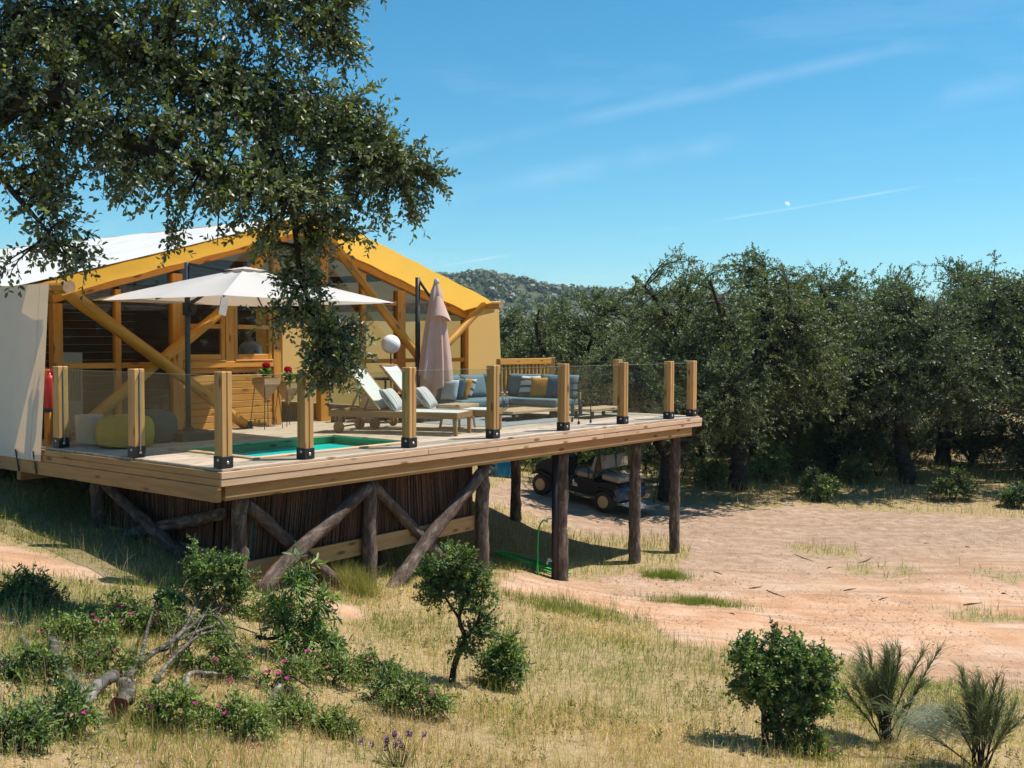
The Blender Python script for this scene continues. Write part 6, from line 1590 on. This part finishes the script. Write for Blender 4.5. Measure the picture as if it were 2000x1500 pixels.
# ------------------------------------------------------------------ dead wood
def dead(pts, r0, r1, label, cat, name, seed, mat='deadwood', twigs=(), endmat=None):
    """pts: (px, py, height above ground)"""
    rn = random.Random(seed); P = []
    for (x, y, h) in pts:
        g = gnd(x, y); P.append(Vector((g.x, g.y, g.z + h)))
    c = P[0]; t = thing(name, label, cat, Matrix.Translation(c))
    path = smooth_path([p - c for p in P], 26); rr = np.linspace(r0, r1, 26) * (1 + .12 * np.sin(np.arange(26) * 1.9 + seed) + .10 * np.random.default_rng(seed).normal(size=26)); path = path[:26]
    m = MB().tube([Vector(p) for p in path], list(rr), 12)
    for v in m.bm.verts: v.co += Vector((rn.gauss(0, 1), rn.gauss(0, 1), rn.gauss(0, 1))) * r0 * .09
    me = m.mesh('branch', mat, True)
    if endmat:
        me.materials.append(MAT[endmat])
        for p in me.polygons:
            if len(p.vertices) > 4: p.material_index = 1; p.use_smooth = False
    link_mesh('branch', me, t)
    for (f, pts2, ra) in twigs:
        s = path[int(f * 25)]; Q = [Vector(s)]
        for (x, y, h) in pts2:
            g = gnd(x, y); Q.append(Vector((g.x, g.y, g.z + h)) - c)
        MB().tube([Vector(p) for p in smooth_path(Q, 10)], list(np.linspace(ra, ra * .35, 10)), 6).build('twig', mat, t, smooth=True)
    return t
MAT['oakbark_grey'] = M_bark('dark_dead_bark', (.02, .016, .013), (.36, .32, .28), scale=14, stretch=.6)
MAT['redwood'] = M_plain('cut_red_heartwood', (.17, .045, .02), .8, .3, 12)
dead([(102, 1262, .05), (112, 1300, .06), (140, 1345, .05), (165, 1372, .04)], .036, .045, 'thick bark-covered log lying in the grass behind the rockrose', 'log', 'fallen_log', 1, 'oakbark_grey')
dead([(168, 1392, .05), (188, 1372, .10), (222, 1352, .12)], .035, .042, 'short grey log piece leaning against the red-cut log', 'log', 'fallen_log', 2)
dead([(232, 1412, .11), (246, 1392, .10), (252, 1372, .08), (240, 1350, .06)], .046, .042, 'sawn log showing its dark red cut face', 'log', 'fallen_log', 3, 'oakbark_grey', endmat='redwood')
dead([(40, 1252, .03), (56, 1272, .04), (75, 1295, .02)], .02, .016, 'short pale stick next to the thick bark log', 'branch', 'dead_branch', 4)
dead([(-10, 1290, .03), (15, 1305, .04), (38, 1318, .02)], .014, .008, 'thin bleached branch on the bank beside the pale stick', 'branch', 'dead_branch', 5)
dead([(250, 1345, .08), (275, 1318, .10), (310, 1305, .14), (360, 1282, .22), (392, 1220, .30)], .030, .010, 'dark forked dead branch rising out of the rockroses', 'branch', 'dead_branch', 6, 'oakbark_grey',
     twigs=((.25, [(290, 1265, .18), (306, 1225, .24)], .018), (.6, [(430, 1265, .2), (500, 1272, .16)], .014), (.7, [(440, 1238, .26), (462, 1270, .1)], .010), (.5, [(330, 1290, .1), (345, 1270, .2)], .012), (.8, [(360, 1210, .3), (372, 1190, .3)], .008), (.3, [(240, 1320, .2), (242, 1300, .25)], .008)))
dead([(515, 1400, .02), (535, 1372, .05), (560, 1340, .10), (578, 1312, .14)], .026, .022, 'grey weathered branch lying in front of the tall weed', 'branch', 'dead_branch', 7, twigs=((.7, [(600, 1352, .05), (620, 1368, .02)], .012), (.2, [(490, 1420, .02)], .010)))
dead([(395, 1320, .05), (450, 1325, .05), (505, 1345, .04), (530, 1365, .02)], .012, .008, 'long thin dead twig between the rockrose clumps', 'branch', 'dead_branch', 8, twigs=((.5, [(500, 1328, .05)], .006),))
dead([(365, 1372, .03), (368, 1345, .10), (400, 1340, .10), (440, 1330, .05)], .020, .008, 'crooked pale dead branch behind the yellow-green rockrose', 'branch', 'dead_branch', 9)
dead([(300, 1360, .10), (345, 1330, .20), (400, 1300, .26), (455, 1290, .22)], .016, .006, 'thin dark dead twig arching over the rockrose tangle', 'branch', 'dead_branch', 11, 'oakbark_grey', twigs=((.5, [(400, 1270, .3), (420, 1235, .3)], .007), (.3, [(330, 1300, .3), (326, 1275, .35)], .007)))
dead([(470, 1305, .12), (430, 1268, .25), (395, 1262, .25), (355, 1275, .15)], .013, .006, 'bent dark twig hanging over the forked dead branch', 'branch', 'dead_branch', 12, 'oakbark_grey', twigs=((.4, [(440, 1240, .3)], .006),))
dead([(500, 1270, .12), (540, 1278, .15), (600, 1262, .22)], .018, .010, 'charred black branch beside the foot of the tall weed', 'branch', 'dead_branch', 13, 'oakbark', twigs=((.2, [(505, 1255, .2)], .008),))
dead([(850, 1380, .03), (858, 1392, .03), (880, 1412, .01)], .008, .005, 'small dark twig near the slim rockrose tuft', 'branch', 'dead_branch', 10)
rs = random.Random(77)
for i, (x, y) in enumerate(((1402, 1120), (1515, 1160), (1660, 1152), (1725, 1170), (1620, 1110), (1890, 1068), (1810, 1062), (1960, 1160), (1900, 1180), (1570, 1090), (1430, 1200), (1475, 1148), (1600, 1260), (1690, 1095))):
    a = rs.uniform(-1.2, 1.2); L_ = rs.choice((5, 7, 9, 12, 18)); kx = rs.uniform(-.25, .25) * L_
    g0 = gnd(x - L_, y - L_ * a * .35); g1 = gnd(x + kx, y + rs.uniform(-1.5, 1.5)); g2 = gnd(x + L_, y + L_ * a * .35)
    q = rs.uniform(.5, 1.1)
    o = MB().tube([g0 + Vector((0, 0, .006)), g1 + Vector((0, 0, .006 + rs.random() * .012)), g2 + Vector((0, 0, .006))], [.008 * q, .010 * q, .004 * q], 5).build('fallen_stick', 'oakbark', None)
    tag(o, 'dry dark stick lying on the bare dirt of the clearing', 'stick', 'sticks on the bare dirt')

# ------------------------------------------------------------------ grass and wild flowers (uncountable)
def make_grass():
    rn = np.random.default_rng(21)
    def area(n, y0, y1, a0=-.58, a1=.58):
        Y = y0 * (y1 / y0) ** rn.random(n); X = np.tan(rn.uniform(a0, a1, n)) * Y; return X, Y
    def blades(X, Y, hmin, hmax, wid, pal, name, label, bendk=.45):
        n = len(X); Zb = tz(X, Y); h = rn.uniform(hmin, hmax, n)
        a = rn.uniform(0, 6.28, n); lean = np.abs(rn.normal(size=n)) * bendk
        dx, dy = np.cos(a) * lean * h, np.sin(a) * lean * h
        w = wid * (.6 + .8 * rn.random(n)); b = rn.uniform(0, 6.28, n); wx, wy = np.cos(b) * w, np.sin(b) * w
        base = np.stack([X, Y, Zb - .01], 1)
        v0 = base + np.stack([wx, wy, 0 * wx], 1); v1 = base - np.stack([wx, wy, 0 * wx], 1)
        mid = base + np.stack([dx * .35, dy * .35, h * .58], 1); mw = np.stack([wx, wy, 0 * wx], 1) * .65
        tip = base + np.stack([dx, dy, h * np.clip(1 - .22 * lean ** 2, .5, 1)], 1)
        V = np.stack([v0, v1, mid - mw, mid + mw, tip + mw * .15, tip - mw * .15], 1).reshape(-1, 3)
        F = (np.array([[0, 1, 2, 3], [3, 2, 5, 4]])[None] + (np.arange(n) * 6)[:, None, None]).reshape(-1, 4)
        c = pal(X, Y, n); C = np.repeat(c, 6, 0)
        o = link_mesh(name, np_mesh(name, V, F, 'grass', C)); tag(o, label, 'grass', kind='stuff')
    straw = np.array([(.50, .36, .19), (.58, .45, .26), (.42, .29, .15), (.52, .36, .22)]); olive = np.array([(.24, .22, .055), (.29, .25, .075), (.20, .19, .055)]); green = np.array([(.13, .175, .030), (.165, .205, .038), (.21, .23, .055)]); rust = np.array([(.38, .22, .13), (.33, .20, .14), (.46, .30, .22)])
    def pal_meadow(X, Y, n):
        f = fbm(X * .8, Y * .8, 61); g = fbm(X * 2.3, Y * 2.3, 67)
        edge = np.clip(1 - np.abs(Y - (10.6 + .25 * X)) / 2.2, 0, 1) * .55
        left = np.clip((-X - .8) / 2.5, 0, 1) * np.clip((Y - 6.5) / 3, 0, 1) * .75
        r = rn.random(n); pg = np.clip((f - .44) * 2.0 + edge * .8 + left + .04, 0.03, .85); po = pg + np.clip((g - .35) * .8, .06, .4); pr = po + .12 + .30 * np.clip((8.6 - Y) / 2.5, 0, 1)
        i = rn.integers(0, 3, n)
        c = np.where((r < pg)[:, None], green[i], np.where((r < po)[:, None], olive[i], np.where((r < pr)[:, None], rust[i], straw[i])))
        return c * (.74 + .80 * rn.random((n, 1))) * (.68 + .8 * fbm(X * 1.4, Y * 1.4, 121))[:, None]
    def clump(X, Y, thr, s=1.6): return fbm(X * s, Y * s, 91) + rn.random(len(X)) * .5 > thr
    X, Y = area(380000, 4.6, 15.5); D = dirt_amount(X, Y)
    keep = (rn.random(len(X)) > D * 1.25) & clump(X, Y, .62) & (rn.random(len(X)) < np.clip((fbm(X * .9, Y * .9, 141) - .30) * 3.4, .22, 1)); X, Y = X[keep], Y[keep]
    far = Y / 8.0
    blades(X, Y, .025, .115, .0017 * np.clip(Y / 7, .8, 2.0), pal_meadow, 'meadow_grass', 'dry straw-coloured meadow grass with green patches in the foreground', .95)
    X, Y = area(26000, 4.6, 13.5); D = dirt_amount(X, Y); keep = (rn.random(len(X)) > D * 1.5) & clump(X, Y, .70, .9); X, Y = X[keep], Y[keep]
    blades(X, Y, .14, .27, .0014 * np.clip(Y / 7, .8, 2.0), lambda X, Y, n: straw[rn.integers(0, 4, n)] * (.8 + .5 * rn.random((n, 1))), 'seed_stalks', 'thin dry seed stalks standing above the meadow grass', .35)
    X, Y = area(15000, 4.7, 12.5); k = (dirt_amount(X, Y) < .3) & (fbm(X * .8, Y * .8, 61) + rn.random(len(X)) * .3 > .66); X, Y = X[k], Y[k]
    blades(X, Y, .10, .26, .0026, lambda X, Y, n: green[rn.integers(0, 3, n)] * (.9 + .7 * rn.random((n, 1))), 'green_grass', 'taller green grass patches in the dry meadow', .5)
    # greener grass round the stilts, along the dirt and below the trees
    X, Y = area(90000, 13.0, 44.0); D = dirt_amount(X, Y); keep = (rn.random(len(X)) > D * 1.4) & clump(X, Y, .50, .8); X, Y = X[keep], Y[keep]
    def pal_far(X, Y, n):
        r = rn.random(n); f = fbm(X * .4, Y * .4, 13); i = rn.integers(0, 3, n); shade = np.clip((Y - 25.5) / 3, 0, 1)
        dry = np.clip(1.25 - np.abs(Y - (23.0 + .10 * X)) / 1.8, 0, .9) * (X > 2.5)
        c = np.where((r < np.clip(.65 - dry + .3 * (Y < 21.5), .05, 1))[:, None], green[i], np.where((r > .80 - dry * .2)[:, None], straw[i], olive[i])); return c * (.65 + .7 * rn.random((n, 1)))
    blades(X, Y, .07, np.where(Y > 24.5, .42, .26), .0032 * np.clip(Y / 18, .8, 2.4), pal_far, 'wild_grass', 'tufty green and dry grass under the deck and below the oaks', .55)
    pts = []
    for (g, rx, ry) in GREENS[:2] + GREENS[5:6]:
        n = 2600; q = rn.normal(size=(n, 2)) * .5; q = q[fbm(q[:, 0] * 4 + g.x, q[:, 1] * 4, 19) > .47]; pts.append(np.stack([g.x + q[:, 0] * rx + q[:, 1] * .1, g.y + q[:, 1] * ry - q[:, 0] * rx * .25], 1))
    q = np.concatenate(pts)
    blades(q[:, 0], q[:, 1], .06, .16, .0028, lambda X, Y, n: green[rn.integers(0, 3, n)] * (.9 + .7 * rn.random((n, 1))), 'green_tufts', 'bright green grass tufts growing on the bare dirt', .5)
    # tall grass tuft at the foot of the crossed logs
    b = gnd(690, 1150); n = 1500; qx = b.x + rn.normal(size=n) * .16; qy = b.y + rn.normal(size=n) * .12 - .1
    blades(qx, qy, .15, .42, .0022, lambda X, Y, n: (olive[rn.integers(0, 3, n)] * 1.1 + .02) * (.8 + .5 * rn.random((n, 1))), 'tall_grass', 'tall feathery grass at the foot of the crossed log braces', .75)
    # low broad-leaved weeds
    X, Y = area(5200, 4.7, 13.5); k = (dirt_amount(X, Y) < .35) & (fbm(X * .9, Y * .9, 101) + rn.random(len(X)) * .35 > .72); X, Y = X[k], Y[k]; n = len(X)
    S = np.stack([X, Y, tz(X, Y)], 1); D = np.c_[rn.normal(size=(n, 2)) * .45, np.ones(n)]
    wc = np.array([(.13, .17, .04), (.17, .19, .06), (.10, .14, .035), (.24, .19, .09), (.22, .15, .09)])
    V, F, C = sprays(rn, S, D, rn.uniform(.05, .15, n), 12, .034, .011, wc, 0, .9, 'diamond')
    tag(link_mesh('meadow_weeds', np_mesh('meadow_weeds', V, F, 'grass', C)), 'low leafy weeds scattered through the dry meadow', 'weeds', kind='stuff')
    # little flowers
    def dots(X, Y, hmin, hmax, size, col, name, label):
        n = len(X); P = np.stack([X, Y, tz(X, Y) + rn.uniform(hmin, hmax, n)], 1); N = rn.normal(size=(n, 3)) * .5 + [0, -.5, .8]
        A = rn.normal(size=(n, 3)); V, F, C = leaf_arrays(P, A, N, size * (.7 + .6 * rn.random(n)), size * (.7 + .6 * rn.random(n)), np.tile([col], (n, 1)) * (.8 + .3 * rn.random((n, 1))), 'diamond')
        tag(link_mesh(name, np_mesh(name, V, F, 'petal', C)), label, 'flowers', kind='stuff')
    X, Y = area(5200, 7.0, 21.0, -.2, .5); D = dirt_amount(X, Y); k = (D < .4) & (fbm(X * .9, Y * .9, 71) > .55); dots(X[k], Y[k], .06, .18, .012 * np.ones(k.sum()) * np.clip(Y[k] / 11, .8, 1.8), (.70, .50, .02), 'yellow_flowers', 'tiny yellow wild flowers scattered through the grass')
    X, Y = area(5200, 4.7, 9.5); k = (dirt_amount(X, Y) < .3) & (fbm(X * 1.1, Y * 1.1, 83) > .55); kk = k & (rn.random(len(X)) < .35); dots(X[kk], Y[kk], .04, .16, .013 * np.ones(kk.sum()), (.30, .12, .42), 'purple_flowers', 'small purple wild flowers dotted over the foreground meadow'); dots(X[k], Y[k], .03, .12, .011 * np.ones(k.sum()), (.62, .50, .50), 'pale_flowers', 'pale pinkish seed heads sprinkled over the dry foreground')
    # dry litter on the earth
    X, Y = area(36000, 9.0, 26.0, -.2, .6); D = dirt_amount(X, Y); k = (D > .5) & (fbm(X * .6, Y * .6, 29) + rn.random(len(X)) * .3 + np.clip((Y - 14) * .03, -.1, .1) > .70); X, Y = X[k], Y[k]; n = len(X)
    P = np.stack([X, Y, tz(X, Y) + .006], 1); V, F, C = leaf_arrays(P, np.c_[rn.normal(size=(n, 2)), rn.normal(size=n) * .15], rn.normal(size=(n, 3)) * .3 + [0, 0, 1], rn.uniform(.02, .06, n), rn.uniform(.008, .02, n), np.array([(.24, .16, .10), (.32, .23, .15), (.16, .13, .08)])[rn.integers(0, 3, n)], 'diamond')
    tag(link_mesh('leaf_litter', np_mesh('leaf_litter', V, F, 'grass', C)), 'dry leaves and bits of straw littering the bare dirt', 'leaf litter', kind='stuff')
make_grass()

# ------------------------------------------------------------------ daytime moon
def moon():
    c = at(1537, 399, 3800.0); t = NT('moonlight')
    e = t.node('ShaderNodeEmission'); e.inputs['Color'].default_value = (.70, .82, .92, 1); e.inputs['Strength'].default_value = 0.9
    r = 10.0; ob = MB()
    bmesh.ops.create_uvsphere(ob.bm, u_segments=24, v_segments=16, radius=r)
    d = Vector((.55, 0, .83)).normalized()
    geom = list(ob.bm.verts) + list(ob.bm.edges) + list(ob.bm.faces)
    bmesh.ops.bisect_plane(ob.bm, geom=geom, plane_co=-d * r * -.05, plane_no=d, clear_inner=True)
    m = t.end(e.outputs[0]); o = ob.build('moon', m, None, T=Matrix.Translation(c))
    tag(o, 'pale half moon in the daytime sky above the oaks', 'moon')
moon()

# ------------------------------------------------------------------ air
def haze():
    t = bpy.data.materials.new('thin_air'); t.use_nodes = True; n = t.node_tree.nodes; n.clear()
    out = n.new('ShaderNodeOutputMaterial'); v = n.new('ShaderNodeVolumePrincipled')
    v.inputs['Color'].default_value = (.62, .80, 1.0, 1); v.inputs['Density'].default_value = 0.00022; v.inputs['Anisotropy'].default_value = 0.2
    t.node_tree.links.new(v.outputs[0], out.inputs['Volume'])
    o = MB().box((0, 200, 46), (5400, 5600, 130)).build('haze', t, None)
    o['kind'] = 'stuff'
haze()
